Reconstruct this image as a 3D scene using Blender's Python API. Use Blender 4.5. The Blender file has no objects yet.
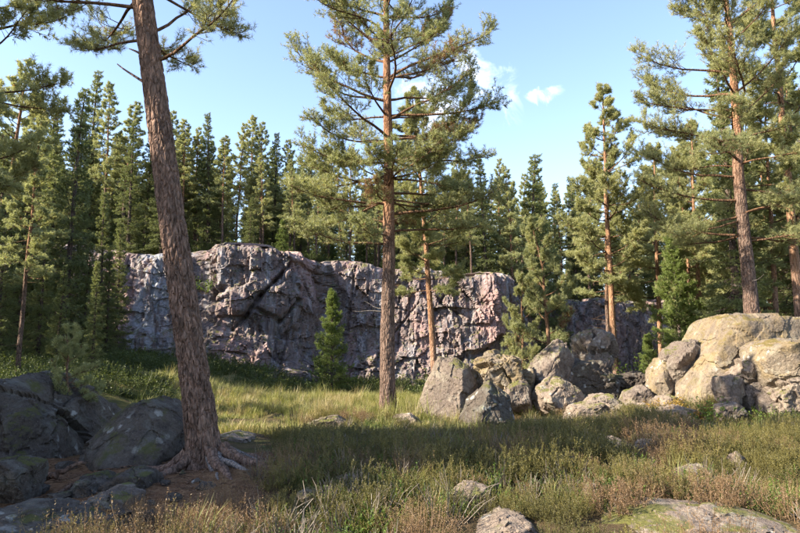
import bpy, bmesh, math, random
import numpy as np
from mathutils import Vector

# ------------------------------------------------------------------ camera, sky, sun, exposure
SC = bpy.context.scene
COL = SC.collection
F = 622.0                      # focal length in pixels of an 800 px wide picture
PITCH = math.radians(6.74)
EYE = np.array([0.0, 0.0, 1.6])
cd = bpy.data.cameras.new("camera"); cam = bpy.data.objects.new("camera", cd); COL.objects.link(cam)
cd.sensor_width = 36.0; cd.lens = 36.0 * F / 800.0; cd.clip_start = 0.05; cd.clip_end = 3000
cam.location = EYE; cam.rotation_euler = (math.pi / 2 + PITCH, 0, 0)
SC.camera = cam

SUN_EL, SUN_AZ = math.radians(31), math.radians(-18)      # sun low on the left, a little beyond the cliff line
TO_SUN = Vector((-math.cos(SUN_EL) * math.cos(SUN_AZ), math.cos(SUN_EL) * math.sin(SUN_AZ), math.sin(SUN_EL)))
sd = bpy.data.lights.new("sun", 'SUN'); sun = bpy.data.objects.new("sun", sd); COL.objects.link(sun)
sd.energy = 5.0; sd.angle = math.radians(0.55); sd.color = (1.0, 0.90, 0.74)
sun.rotation_euler = TO_SUN.to_track_quat('Z', 'Y').to_euler()

SC.view_settings.view_transform = 'Standard'; SC.view_settings.look = 'None'
SC.view_settings.gamma = 1.0; SC.view_settings.use_curve_mapping = False
SC.view_settings.exposure = 1.9
try:
    SC.cycles.use_denoising = True; SC.cycles.denoising_prefilter = 'NONE'
    SC.cycles.max_bounces = 5; SC.cycles.diffuse_bounces = 3; SC.cycles.glossy_bounces = 1
    SC.cycles.transmission_bounces = 3; SC.cycles.transparent_max_bounces = 4; SC.cycles.use_adaptive_sampling = True; SC.cycles.adaptive_threshold = .02
except Exception:
    pass


def ray(px, py):
    x = (px - 400.0) / F; u = (266.5 - py) / F
    c, s = math.cos(PITCH), math.sin(PITCH)
    return np.array([x, c - u * s, s + u * c])


def at(px, py, d):
    r = ray(px, py)
    return EYE + r * (d / r[1])


class NT:
    """small helper: build shader nodes with sockets given as inputs"""
    def __init__(s, tree):
        s.t = tree; s.t.nodes.clear()
    def __call__(s, kind, ins=None, **props):
        n = s.t.nodes.new(kind)
        for k, v in props.items(): setattr(n, k, v)
        for k, v in (ins or {}).items():
            sock = n.inputs[k]
            if isinstance(v, bpy.types.NodeSocket): s.t.links.new(v, sock)
            else:
                if isinstance(v, (tuple, list)) and len(v) == 3 and sock.type == 'RGBA': v = (*v, 1)
                sock.default_value = v
        return n
    def math(s, op, a, b=0.0, c=0.0, clamp=False):
        return s('ShaderNodeMath', {0: a, 1: b, 2: c}, operation=op, use_clamp=clamp).outputs[0]
    def vmath(s, op, a, b=(0, 0, 0)):
        n = s('ShaderNodeVectorMath', {0: a, 1: b}, operation=op)
        return n.outputs['Value'] if op in ('DOT_PRODUCT', 'LENGTH', 'DISTANCE') else n.outputs[0]
    def mix(s, f, a, b):
        n = s('ShaderNodeMix', {0: f, 6: a, 7: b}, data_type='RGBA'); return n.outputs[2]
    def mul(s, f, a, b):
        n = s('ShaderNodeMix', {0: f, 6: a, 7: b}, data_type='RGBA', blend_type='MULTIPLY'); return n.outputs[2]
    def step(s, v, a, b):
        return s('ShaderNodeMapRange', {'Value': v, 'From Min': a, 'From Max': b, 'To Min': 0.0, 'To Max': 1.0}, interpolation_type='SMOOTHSTEP').outputs[0]
    def noise(s, vec, scale, detail=5, rough=0.55, dist=0.0):
        return s('ShaderNodeTexNoise', {'Vector': vec, 'Scale': scale, 'Detail': detail, 'Roughness': rough, 'Distortion': dist}).outputs[0]
    def scale(s, vec, v):
        return s.vmath('MULTIPLY', vec, v)


# world: physical sky plus a few small fair-weather clouds
W = bpy.data.worlds.new("World"); SC.world = W; W.use_nodes = True
g = NT(W.node_tree)
sky = g('ShaderNodeTexSky', sky_type='NISHITA', sun_disc=False, sun_elevation=SUN_EL,
        sun_rotation=-(math.pi / 2 - SUN_AZ), altitude=100, air_density=1.0, dust_density=0.6, ozone_density=1.2)
dirv = g.vmath('NORMALIZE', g('ShaderNodeTexCoord').outputs['Generated'])
cn = g('ShaderNodeTexNoise', {'Vector': dirv, 'Scale': 21.0, 'Detail': 8.0, 'Roughness': 0.66, 'Distortion': 0.6})
wob = g.vmath('MULTIPLY', g.vmath('SUBTRACT', cn.outputs['Color'], (.5, .5, .5)), (.07, .07, .07))
dd = g.vmath('ADD', dirv, wob)
tot = None
for (px, py, sx, sy, ang, w) in [(432, 105, 34, 27, -35, 1.15), (418, 92, 22, 16, 0, 1.0), (479, 70, 26, 11, -38, 1.15), (504, 74, 9, 8, 0, .95), (505, 97, 24, 12, -58, .6),
                                 (546, 95, 15, 7, 8, .8), (482, 98, 12, 6, 0, .4), (450, 120, 14, 12, 0, .7)]:
    c = ray(px, py); c /= np.linalg.norm(c)
    e1 = np.array([1.0, 0, 0]); e1 -= c * e1.dot(c); e1 /= np.linalg.norm(e1); e2 = np.cross(e1, -c); e2 = e2 if e2[2] > 0 else -e2
    a = math.radians(ang); f1 = e1 * math.cos(a) + e2 * math.sin(a); f2 = -e1 * math.sin(a) + e2 * math.cos(a)
    dv = g.vmath('SUBTRACT', dd, tuple(c))
    u = g.vmath('DOT_PRODUCT', dv, tuple(f1 * F / sx)); v = g.vmath('DOT_PRODUCT', dv, tuple(f2 * F / sy)); q = g.vmath('DOT_PRODUCT', dv, tuple(c * 8))
    r2 = g.math('ADD', g.math('ADD', g.math('MULTIPLY', u, u), g.math('MULTIPLY', v, v)), g.math('MULTIPLY', q, q))
    m = g.math('MULTIPLY', g.step(r2, 1.5, 0.0), w)
    tot = m if tot is None else g.math('MAXIMUM', tot, m)
cl = g.math('MULTIPLY', tot, g.step(cn.outputs[0], 0.34, 0.82), clamp=True)
tint = g.mul(1.0, sky.outputs[0], (1.0, 0.955, 1.0))
skyc = g.mix(g.math('MULTIPLY', cl, 0.66), tint, (9.0, 9.2, 9.6))
bg = g('ShaderNodeBackground', {'Color': skyc, 'Strength': 0.113})
g('ShaderNodeOutputWorld', {'Surface': bg.outputs[0]})

# ------------------------------------------------------------------ numeric helpers
def _h(*c):
    h = np.full(np.shape(c[0]), 374761393, np.uint32)
    for i, k in enumerate(c):
        h = (h ^ (np.asarray(k).astype(np.int64).astype(np.uint32) * np.uint32((668265263, 2246822519, 3266489917, 1103515245)[i % 4]))) * np.uint32(2654435761)
        h ^= h >> np.uint32(15)
    h = h * np.uint32(2246822519); h ^= h >> np.uint32(13)
    return h.astype(np.float64) / 4294967296.0

def noise3(p, seed=0):
    i = np.floor(p).astype(np.int64); f = p - i; u = f * f * f * (f * (f * 6 - 15) + 10)
    r = 0.0
    for dx in (0, 1):
        for dy in (0, 1):
            for dz in (0, 1):
                a = _h(i[..., 0] + dx, i[..., 1] + dy, i[..., 2] + dz, np.full(i.shape[:-1], seed)) * 2 * np.pi
                b = _h(i[..., 0] + dx, i[..., 1] + dy, i[..., 2] + dz, np.full(i.shape[:-1], seed + 77)) * 2 - 1
                s = np.sqrt(1 - b * b)
                d = (f[..., 0] - dx) * np.cos(a) * s + (f[..., 1] - dy) * np.sin(a) * s + (f[..., 2] - dz) * b
                w = (u[..., 0] if dx else 1 - u[..., 0]) * (u[..., 1] if dy else 1 - u[..., 1]) * (u[..., 2] if dz else 1 - u[..., 2])
                r = r + w * d
    return r * 1.5

def fbm(p, octv=4, seed=0, gain=.5):
    r = 0; a = 1.0; q = p
    for k in range(octv):
        r = r + a * noise3(q, seed + k * 13); q = q * 2.03 + 7.1; a *= gain
    return r

def fbm2(x, y, octv=4, seed=0, gain=.5):
    return fbm(np.stack([x, y, np.zeros_like(x) + .37], -1), octv, seed, gain)

def voro3(p, seed=0, jit=.9):
    """F1, F2, vector to the nearest cell point, cell hash"""
    i = np.floor(p).astype(np.int64); sh = p.shape[:-1]
    F1 = np.full(sh, 1e9); F2 = np.full(sh, 1e9); D = np.zeros(p.shape); H = np.zeros(sh)
    sd_ = np.full(sh, seed)
    for dx in (-1, 0, 1):
        for dy in (-1, 0, 1):
            for dz in (-1, 0, 1):
                c = i + np.array([dx, dy, dz])
                o = np.stack([_h(c[..., 0], c[..., 1], c[..., 2], sd_ + k) for k in (1, 2, 3)], -1)
                v = c + .5 + (o - .5) * jit - p
                d = np.sqrt((v * v).sum(-1))
                near = d < F1
                F2 = np.where(near, F1, np.minimum(F2, d))
                D = np.where(near[..., None], v, D); H = np.where(near, o[..., 0] * .7 + o[..., 1] * .3, H); F1 = np.where(near, d, F1)
    return F1, F2, D, H

def sstep(a, b, x):
    t = np.clip((x - a) / (b - a), 0, 1); return t * t * (3 - 2 * t)

def nrm(v):
    return v / np.maximum(np.linalg.norm(v, axis=-1, keepdims=True), 1e-9)

def mesh_np(name, V, Fc, mat=None, attrs=None, smooth=False):
    """V (n,3), Fc (m,3) or (m,4)"""
    V = np.asarray(V, np.float32).reshape(-1, 3); Fc = np.asarray(Fc, np.int32); k = Fc.shape[1]
    me = bpy.data.meshes.new(name)
    me.vertices.add(len(V)); me.vertices.foreach_set("co", V.ravel())
    me.loops.add(Fc.size); me.loops.foreach_set("vertex_index", Fc.ravel())
    me.polygons.add(len(Fc)); me.polygons.foreach_set("loop_start", np.arange(0, Fc.size, k, dtype=np.int32))
    me.polygons.foreach_set("use_smooth", np.full(len(Fc), smooth, bool))
    for an, av in (attrs or {}).items():
        a = me.attributes.new(an, 'FLOAT', 'POINT'); a.data.foreach_set("value", np.asarray(av, np.float32).ravel())
    me.update(calc_edges=True)
    if mat: me.materials.append(mat)
    return me

def link(name, me, parent=None, loc=None, kind=None, label=None, cat=None, group=None):
    o = bpy.data.objects.new(name, me); COL.objects.link(o)
    if parent: o.parent = parent
    if loc is not None: o.location = loc
    if kind: o['kind'] = kind
    if label: o['label'] = label
    if cat: o['category'] = cat
    if group: o['group'] = group
    return o

def grid_faces(nr, nc, wrap=False):
    c = nc if wrap else nc - 1
    i = np.arange(nr - 1)[:, None] * nc; j = np.arange(c)[None, :]; j2 = (j + 1) % nc
    return np.stack([i + j, i + j2, i + nc + j2, i + nc + j], -1).reshape(-1, 4)

def tubes(P, R, m=5, rng=None):
    """P (N,k,3), R (N,k): N tubes of m sides; returns verts, quads"""
    N, k, _ = P.shape
    T = nrm(np.gradient(P, axis=1))
    ref = np.where(np.abs(T[:, :1, 2:3]) > .8, np.array([1., 0, 0]), np.array([0, 0, 1.]))
    A = nrm(np.cross(T, np.broadcast_to(ref, T.shape))); B = np.cross(T, A)
    th = np.arange(m) * 2 * np.pi / m
    V = P[:, :, None] + R[:, :, None, None] * (A[:, :, None] * np.cos(th)[:, None] + B[:, :, None] * np.sin(th)[:, None])
    f = grid_faces(k, m, True)
    Fc = (np.arange(N)[:, None, None] * (k * m) + f[None]).reshape(-1, 4)
    return V.reshape(-1, 3), Fc

def join(parts):
    V = []; Q = []; o = 0
    for v, f in parts:
        V.append(v); Q.append(f + o); o += len(v)
    return np.concatenate(V), np.concatenate(Q)

# ------------------------------------------------------------------ materials
def newmat(name):
    m = bpy.data.materials.new(name); m.use_nodes = True
    return m, NT(m.node_tree)

def finish(g, shader):
    g('ShaderNodeOutputMaterial', {'Surface': shader})

def rock_mat(name, c1, c2, c3, lichen=(.30, .27, .21), lich=.5, moss=.5, mosscol=(.045, .055, .014), streak=False, seedoff=0.0, ochre=0.0):
    m, g = newmat(name)
    geo = g('ShaderNodeNewGeometry'); P = g.vmath('ADD', geo.outputs['Position'], (seedoff, 0, 0))
    nz = g('ShaderNodeSeparateXYZ', {0: geo.outputs['Normal']}).outputs[2]
    n1 = g.noise(P, .9, 6, .6, .6); n2 = g.noise(P, 5.0, 6, .65); n3 = g.noise(P, 42, 4, .7); n4 = g.noise(P, 2.4, 7, .7, .4)
    col = g.mix(g.step(n1, .38, .62), c1, c2)
    col = g.mix(g.math('MULTIPLY', g.step(n2, .50, .68), .75), col, c3)
    col = g.mul(g.step(n3, .45, .25), col, (.62, .60, .6)); col = g.mix(g.math('MULTIPLY', g.step(n3, .60, .72), .35), col, (.5, .47, .45))
    n6 = g.noise(P, 15, 5, .75, .5); col = g.mul(g.math('MULTIPLY', g.step(n6, .50, .36), .8), col, (.45, .42, .40)); col = g.mix(g.math('MULTIPLY', g.step(n6, .56, .68), .4), col, lichen)
    if streak:
        S = g.scale(P, (1.0, 1.0, .07)); s1 = g.noise(S, 1.7, 6, .65); s2 = g.noise(S, 3.4, 5, .6); s3 = g.noise(g.scale(P, (1, 1, .25)), .33, 4, .6)
        col = g.mix(g.math('MULTIPLY', g.step(s1, .51, .62), .8), col, (.31, .292, .30))
        col = g.mix(g.math('MULTIPLY', g.step(s2, .52, .60), .7), col, (.075, .066, .07))
        col = g.mix(g.math('MULTIPLY', g.step(s3, .48, .62), .55), col, (.34, .205, .185))
        # pale water-stained sheet on the buttress at the cliff's end
        sp = g('ShaderNodeSeparateXYZ', {0: geo.outputs['Position']}).outputs
        w = g.math('MULTIPLY', g.step(sp[0], -19.2, -18.0), g.step(sp[0], -14.6, -16.6))
        col = g.mix(g.math('MULTIPLY', w, g.step(s1, .36, .56)), col, (.28, .285, .305))
    if lich:
        v = g('ShaderNodeTexVoronoi', {'Vector': g.vmath('ADD', P, g.vmath('MULTIPLY', g('ShaderNodeTexNoise', {'Vector': P, 'Scale': 9.0, 'Detail': 4.0}).outputs['Color'], (.16, .16, .16))), 'Scale': 4.2}).outputs['Distance']
        col = g.mix(g.math('MULTIPLY', g.step(n4, .50, .66), lich), col, lichen)
        sp_ = g.math('MULTIPLY', g.step(v, .30, .20), g.step(n1, .50, .60))
        col = g.mix(g.math('MULTIPLY', sp_, lich), col, (.46, .45, .40))
    if ochre:
        n5 = g.noise(P, 1.6, 6, .65, .3)
        col = g.mix(g.math('MULTIPLY', g.step(n5, .47, .60), ochre), col, (.27, .185, .06))
    if moss:
        mk = g.math('MULTIPLY', g.step(nz, .30, .85), g.step(g.noise(P, 1.9, 6, .62), .62 - .22 * moss, .70 - .22 * moss))
        mc = g.mix(g.noise(P, 9, 4), mosscol, (mosscol[0] * 3, mosscol[1] * 2.3, mosscol[2] * 1.6))
        col = g.mix(g.math('MULTIPLY', mk, .9), col, mc)
    b = g('ShaderNodeBump', {'Strength': .85, 'Distance': .05, 'Height': g.math('ADD', g.noise(P, 14, 8, .68), g.math('MULTIPLY', n3, .35))}).outputs[0]
    p = g('ShaderNodeBsdfPrincipled', {'Base Color': col, 'Roughness': .88, 'Specular IOR Level': .22, 'Normal': b})
    finish(g, p.outputs[0]); return m

def leaf_mat(name, c1, c2, c3=None, trans=.32, rough=.55, patch=False):
    m, g = newmat(name)
    t = g('ShaderNodeAttribute', attribute_name='tint').outputs['Fac']; r = g('ShaderNodeObjectInfo').outputs['Random']
    col = g.mix(g.math('ADD', g.math('MULTIPLY', t, .65), g.math('MULTIPLY', r, .35)), c1, c2)
    if patch:
        P = g('ShaderNodeNewGeometry').outputs['Position']
        n = g.noise(P, .55, 4, .6, .5)
        tn = g('ShaderNodeAttribute', attribute_name='tone', attribute_type='INSTANCER').outputs['Fac']
        col = g.mix(g.math('ADD', g.math('MULTIPLY', t, .6), g.math('MULTIPLY', tn, .4)), c1, c2)
        k = g.math('ADD', g.math('MULTIPLY', tn, .40), n)
        col = g.mix(g.step(k, .74, .86), col, c3)
    elif c3:
        d = g('ShaderNodeAttribute', attribute_name='dead').outputs['Fac']; col = g.mix(d, col, c3)
    p = g('ShaderNodeBsdfPrincipled', {'Base Color': col, 'Roughness': rough, 'Specular IOR Level': .45})
    tr = g('ShaderNodeBsdfTranslucent', {'Color': g.mul(1.0, col, (1.25, 1.25, .8))})
    finish(g, g('ShaderNodeMixShader', {0: trans, 1: p.outputs[0], 2: tr.outputs[0]}).outputs[0]); return m

def bark_mat(name, low, high, z0, z1, dark, vs=(13, 13, 3.0)):
    m, g = newmat(name)
    O = g('ShaderNodeTexCoord').outputs['Object']; z = g('ShaderNodeSeparateXYZ', {0: O}).outputs[2]
    n = g.noise(O, 2.0, 5); n2 = g.noise(g.scale(O, (1, 1, .35)), 26, 6, .7)
    vo = g('ShaderNodeTexVoronoi', {'Vector': g.vmath('ADD', g.scale(O, vs), g.vmath('MULTIPLY', g('ShaderNodeTexNoise', {'Vector': O, 'Scale': 7.0, 'Detail': 3.0}).outputs['Color'], (1.1, 1.1, 1.1))), 'Scale': 1.0}, feature='DISTANCE_TO_EDGE').outputs['Distance']
    vc = g('ShaderNodeTexVoronoi', {'Vector': g.scale(O, vs), 'Scale': 1.0}).outputs['Color']
    lo = g.mix(g.step(n2, .35, .65), low, (low[0] * 1.9, low[1] * 1.75, low[2] * 1.7))
    col = g.mix(g.step(g.math('ADD', z, g.math('MULTIPLY', n, 2.0)), z0 + 1, z1 + 1), lo, g.mix(g.step(n2, .4, .65), high, (high[0] * 1.4, high[1] * 1.3, high[2] * 1.2)))
    vg = g('ShaderNodeSeparateColor', {0: vc}).outputs[0]; col = g.mul(.45, col, g('ShaderNodeCombineColor', {0: vg, 1: vg, 2: vg}).outputs[0]); col = g.mul(g.step(vo, .10, .0), col, dark)
    b = g('ShaderNodeBump', {'Strength': .8, 'Distance': .03, 'Height': g.math('ADD', g.step(vo, 0, .25), g.math('MULTIPLY', n2, .7))}).outputs[0]
    p = g('ShaderNodeBsdfPrincipled', {'Base Color': col, 'Roughness': .9, 'Specular IOR Level': .15, 'Normal': b})
    finish(g, p.outputs[0]); return m

M = {}
M['cliff'] = rock_mat('cliff_rock', (.155, .122, .114), (.215, .155, .138), (.092, .075, .073), lichen=(.255, .23, .22), lich=.45, moss=.55, streak=True)
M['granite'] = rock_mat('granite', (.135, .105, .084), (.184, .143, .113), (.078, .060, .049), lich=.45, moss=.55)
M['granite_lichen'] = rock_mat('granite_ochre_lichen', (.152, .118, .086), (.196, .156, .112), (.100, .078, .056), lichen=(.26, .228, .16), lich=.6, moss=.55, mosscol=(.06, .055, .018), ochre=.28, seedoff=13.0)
M['granite_dark'] = rock_mat('granite_dark', (.062, .048, .038), (.092, .074, .058), (.040, .032, .026), lichen=(.15, .145, .12), lich=.5, moss=.42, mosscol=(.035, .042, .012), seedoff=31.0)  # dark mossy rock, colour lowered further in place of deep shade
M['granite_pale'] = rock_mat('granite_pale', (.184, .142, .110), (.224, .174, .132), (.112, .084, .066), lichen=(.29, .258, .19), lich=.45, moss=.5, seedoff=57.0)
M['pine'] = leaf_mat('pine_needles', (.155, .178, .082), (.43, .405, .185), (.21, .12, .07), trans=.43)
M['pine_far'] = leaf_mat('pine_needles_forest', (.175, .198, .098), (.44, .43, .21), (.24, .12, .055), trans=.45)  # needles coloured paler to lift the far forest in place of haze
M['spruce'] = leaf_mat('spruce_needles', (.105, .13, .055), (.27, .285, .115), trans=.40)
M['spruce_young'] = leaf_mat('young_spruce_needles', (.085, .125, .034), (.22, .265, .075), trans=.40)
M['heather'] = leaf_mat('heather_sprigs', (.055, .055, .018), (.25, .205, .055), (.20, .125, .065), patch=True, trans=.3)
M['grass'] = leaf_mat('grass_blades', (.13, .15, .03), (.34, .31, .12), (.36, .29, .15), patch=True, trans=.4)
M['leaf'] = leaf_mat('leaf_green', (.075, .13, .018), (.16, .22, .04), trans=.42)
M['berry'] = leaf_mat('undergrowth_leaf', (.045, .065, .014), (.12, .14, .03), trans=.35)
M['twig_dead'] = leaf_mat('dead_stem', (.12, .095, .072), (.21, .17, .13), trans=.1)
M['ochre_leaf'] = leaf_mat('autumn_leaf', (.30, .17, .03), (.42, .29, .06), trans=.4)
M['bark'] = bark_mat('pine_bark', (.125, .090, .070), (.29, .16, .09), 4.0, 8.0, (.40, .34, .32))
M['bark_hero'] = bark_mat('pine_bark_plates', (.16, .108, .080), (.36, .17, .085), 5.5, 9.5, (.60, .55, .52), vs=(17, 17, 5.5))
M['limb_bark'] = bark_mat('limb_bark', (.125, .080, .055), (.15, .088, .052), 1, 3, (.6, .55, .5))
M['bark_orange'] = bark_mat('pine_bark_orange', (.215, .145, .105), (.30, .175, .105), 1.0, 4.0, (.55, .48, .42))
M['bark_spruce'] = bark_mat('spruce_bark', (.10, .080, .068), (.12, .09, .072), 4, 8, (.5, .45, .42))
M['deadwood'] = bark_mat('weathered_wood', (.22, .20, .18), (.24, .22, .20), 2, 3, (.6, .57, .54), vs=(30, 30, 4))
M['twig'] = bark_mat('twig_bark', (.15, .095, .06), (.17, .10, .06), 2, 3, (.7, .65, .6))

# ------------------------------------------------------------------ terrain
CLX = np.array([-60, -33, -20.7, -17.3, -14.2, -12.6, -7.5, -5.2, 1.4, 7.0, 8.6, 11.5, 14.8, 24.5, 34, 60.])
CLY = np.array([50, 47, 43.2, 42.6, 43.8, 41.8, 43.0, 45.2, 45.0, 45.0, 46.2, 52, 57, 58.5, 62, 70.])
CTZ = np.array([9.2, 8.8, 8.0, 8.0, 8.1, 8.3, 7.7, 7.2, 7.3, 6.5, 6.3, 6.0, 5.55, 5.45, 4.6, 4.0])
CLIFF = lambda x: np.interp(x, CLX, CLY)
CTOP = lambda x: np.interp(x, CLX, CTZ)

def zfun(x, y):
    x = np.asarray(x, float); y = np.asarray(y, float)
    b = np.interp(y, [-60, -6, 0, 5, 8, 10, 12, 15, 18, 22, 30, 45, 60, 100], [.6, .2, 0, 0, .05, -.1, -.25, -.45, -.6, -.8, -1.25, -2., -2.2, -2.4])
    b = b + 2.45 * sstep(0, 3.2, x - np.maximum(6.6, .415 * y)) * sstep(16.0, 20.0, y) * (1 - .35 * sstep(30, 50, y))
    b = b + 1.0 * sstep(-5.2, -10, x) * sstep(2, 8, y) + .9 * sstep(-9, -17, x) * sstep(12, 26, y)
    yc = CLIFF(x); tal = sstep(8.5, .3, yc - y)
    b = b + tal * (.30 * sstep(8, 0, x) + .1) * (y < yc + 5)
    pl = CTOP(x) - .25 + .075 * np.clip(y - yc, 0, 70) + .02 * np.clip(y - yc - 70, 0, 400)
    k = sstep(2.2, 3.4, y - yc)
    b = b * (1 - k) + pl * k
    n = .30 * fbm2(x * .16, y * .16, 3, 5) * sstep(3, 14, np.hypot(x, y)) + .075 * fbm2(x * .9, y * .9, 3, 9)
    return b + n

def gz(x, y):
    return float(zfun(np.array([x]), np.array([y]))[0])

def hit(px, py, lo=3.5, hi=60):
    r = ray(px, py); t = np.linspace(lo, hi, 900); p = EYE + r[None] * (t / r[1])[:, None]
    below = p[:, 2] < zfun(p[:, 0], p[:, 1])
    return float(t[np.argmax(below)]) if below.any() else hi

def axis(dense_lo, dense_hi, step, far_lo, far_hi, growth=1.10):
    a = list(np.arange(dense_lo, dense_hi + step, step)); s = step
    while a[-1] < far_hi: s *= growth; a.append(a[-1] + s)
    s = step
    while a[0] > far_lo: s *= growth; a.insert(0, a[0] - s)
    return np.array(a)

xs = axis(-13, 14, .17, -700, 700); ys = axis(3, 24, .16, -200, 1200, 1.035)
XX, YY = np.meshgrid(xs, ys)
ZZ = zfun(XX, YY)
m, g = newmat('forest_floor')
P = g('ShaderNodeNewGeometry').outputs['Position']; sp = g('ShaderNodeSeparateXYZ', {0: P}).outputs
n1 = g.noise(P, .35, 5, .6); n2 = g.noise(P, 2.2, 6, .65); n3 = g.noise(P, 30, 5, .7); n4 = g.noise(P, 9, 6, .7)
col = g.mix(g.step(n1, .42, .60), (.085, .060, .034), (.070, .078, .022))
col = g.mix(g.math('MULTIPLY', g.step(n2, .50, .66), .7), col, (.13, .095, .045))
mead = g.math('MULTIPLY', g.step(sp[1], 17.5, 21.5), g.step(sp[1], 43, 36))
col = g.mix(g.math('MULTIPLY', mead, .75), col, g.mix(g.step(n4, .38, .62), (.15, .155, .04), (.24, .19, .085)))
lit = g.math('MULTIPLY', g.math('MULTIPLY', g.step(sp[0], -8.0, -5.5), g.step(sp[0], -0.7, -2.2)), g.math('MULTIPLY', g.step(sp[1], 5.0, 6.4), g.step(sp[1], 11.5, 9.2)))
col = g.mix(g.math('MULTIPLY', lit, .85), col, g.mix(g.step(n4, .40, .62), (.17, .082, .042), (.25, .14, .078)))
col = g.mul(g.step(n3, .55, .32), col, (.5, .48, .45))
b = g('ShaderNodeBump', {'Strength': 1.0, 'Distance': .05, 'Height': g.math('ADD', n4, g.math('MULTIPLY', n3, .5))}).outputs[0]
finish(g, g('ShaderNodeBsdfPrincipled', {'Base Color': col, 'Roughness': .95, 'Specular IOR Level': .1, 'Normal': b}).outputs[0])
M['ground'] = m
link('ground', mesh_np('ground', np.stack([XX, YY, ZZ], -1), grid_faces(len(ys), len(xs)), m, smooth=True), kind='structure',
     label='forest floor of moss, needle litter and dry grass')

# ------------------------------------------------------------------ the cliff
def build_cliff():
    nu, nv, nt = 840, 164, 14
    xq = np.linspace(-34, 34, 4000); yq = CLIFF(xq)
    k = np.exp(-np.linspace(-2, 2, 61) ** 2); k /= k.sum(); yq = np.convolve(np.pad(yq, 30, mode='edge'), k, 'valid')
    s = np.concatenate([[0], np.cumsum(np.hypot(np.diff(xq), np.diff(yq)))])
    u = np.linspace(0, s[-1], nu); X = np.interp(u, s, xq); Y = np.interp(u, s, yq)
    T = nrm(np.stack([np.gradient(X), np.gradient(Y)], -1)); Nn = np.stack([T[:, 1], -T[:, 0]], -1)
    zt = CTOP(X) + .45 * fbm2(u * .22, u * 0, 4, 21) + .22 * np.floor(3 * noise3(np.stack([u * .3, u * 0, u * 0 + 3.3], -1), 4)) / 1.5
    zb = zfun(X, Y - 1.2) - 1.6
    v = np.linspace(0, 1, nv)
    Zf = zb[None] + (zt - zb)[None] * v[:, None]
    hgt = np.clip(Zf - (zb + 1.6)[None], 0, 99)
    uu = np.broadcast_to(u[None], Zf.shape)
    lean = -.13 * hgt                                   # leans back with height
    # slab facets in the face plane: cells stretched upright and sheared
    def cells(sx, sz, shear, amp, tilt, seed, warp=.35, dep=None):
        q = np.stack([uu / sx + shear * Zf / sx, Zf / sz, np.zeros_like(uu) + .5], -1)
        q = q + warp * np.stack([noise3(q * .9 + 3, seed), noise3(q * .9 + 9, seed + 1), uu * 0], -1); q[..., 2] = .5 if dep is None else .5 + dep / sx
        F1, F2, D, H = voro3(q, seed)
        tx = _h((H * 1e5).astype(np.int64), np.full(H.shape, 5)) - .5; tz = _h((H * 1e5).astype(np.int64), np.full(H.shape, 8)) - .5
        return amp * (H - .5) * 2 + tilt * (D[..., 0] * tx * sx + D[..., 1] * tz * sz) * 2, F2 - F1
    d1, e1 = cells(6.4, 8.0, .30, .34, .12, 3, .15); d2, e2 = cells(1.3, 4.6, .12, .17, .14, 11, .12)
    kb = np.ones(9) / 9; sm = lambda f_: np.apply_along_axis(lambda r_: np.convolve(np.pad(r_, 4, mode='edge'), kb, 'valid'), 1, f_)
    d1 = sm(d1); dep = .85 * d1 + sm(d2)
    d3, e3 = cells(.50, 1.7, -.10, .095, .20, 29, .12, dep); d4, e4 = cells(.24, .50, .25, .05, .30, 41, .2, dep); d5, e5 = cells(2.6, .9, .55, .10, .18, 47, .2, dep)
    d = lean + .85 * d1 + d2 + d3 + d4 + d5 * (X < 6.5)[None] - .15 * np.exp(-(e1 / .03) ** 2) - .13 * np.exp(-(e2 / .035) ** 2)
    XZ = np.stack([np.broadcast_to(X[None], Zf.shape), Zf], -1)
    d = d + .055 * fbm(np.stack([uu * 1.3, Zf * .9, dep * 1.3], -1), 5, 60, .62) + .16 * fbm(np.stack([uu * .16, Zf * .14, uu * 0], -1), 2, 66)
    # the great bulging slab and the long diagonal fissures across it
    def px2xz(px, py, dist=43.0):
        p = at(px, py, dist); return np.array([p[0], p[2]])
    c = px2xz(250, 275); d = d + .55 * np.exp(-((XZ[..., 0] - c[0]) / 4.6) ** 4 - ((XZ[..., 1] - c[1]) / 3.2) ** 4)
    for (a, b_, w, dpt) in [((293, 262), (262, 296), .16, 1.1), ((262, 296), (250, 314), .20, 1.2), ((250, 314), (236, 330), .16, .7), ((300, 300), (281, 321), .16, .9), ((281, 321), (258, 309), .2, .9),
                            ((200, 268), (218, 262), .12, .6), ((206, 300), (226, 290), .35, 1.0), ((352, 262), (344, 330), .12, .5), ((455, 280), (443, 300), .10, .5), ((443, 300), (462, 312), .10, .5), ((402, 300), (398, 345), .10, .4), ((420, 300), (380, 350), .10, .5)]:
        A = px2xz(*a); Bq = px2xz(*b_); ab = Bq - A
        t = np.clip(((XZ - A) @ ab) / (ab @ ab), 0, 1); dist = np.linalg.norm(XZ - (A + t[..., None] * ab), axis=-1)
        dist = dist * (1 + .5 * noise3(np.stack([uu * 2, Zf * 2, uu * 0], -1), 90))
        d = d - .62 * dpt * np.exp(-(dist / (w * .75)) ** 2)
    # dark hollow behind the old pine and crumbling ledges near the foot
    c = px2xz(208, 300); d = d - 1.0 * np.exp(-((XZ[..., 0] - c[0]) / .7) ** 2 - ((XZ[..., 1] - c[1]) / 1.6) ** 2)
    led = sstep(3.0, .2, hgt); d = d + led * (.9 + .5 * fbm(np.stack([uu * .5, Zf * .7, uu * 0], -1), 4, 71)) * (X < 9)[None]
    edge = sstep(0, .35, (zt[None] - Zf)); d = d - .2 * (1 - edge)      # worn rim
    PX = X[None] + Nn[None, :, 0] * d; PY = Y[None] + Nn[None, :, 1] * d
    face = np.stack([PX, PY, Zf], -1)
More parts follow.
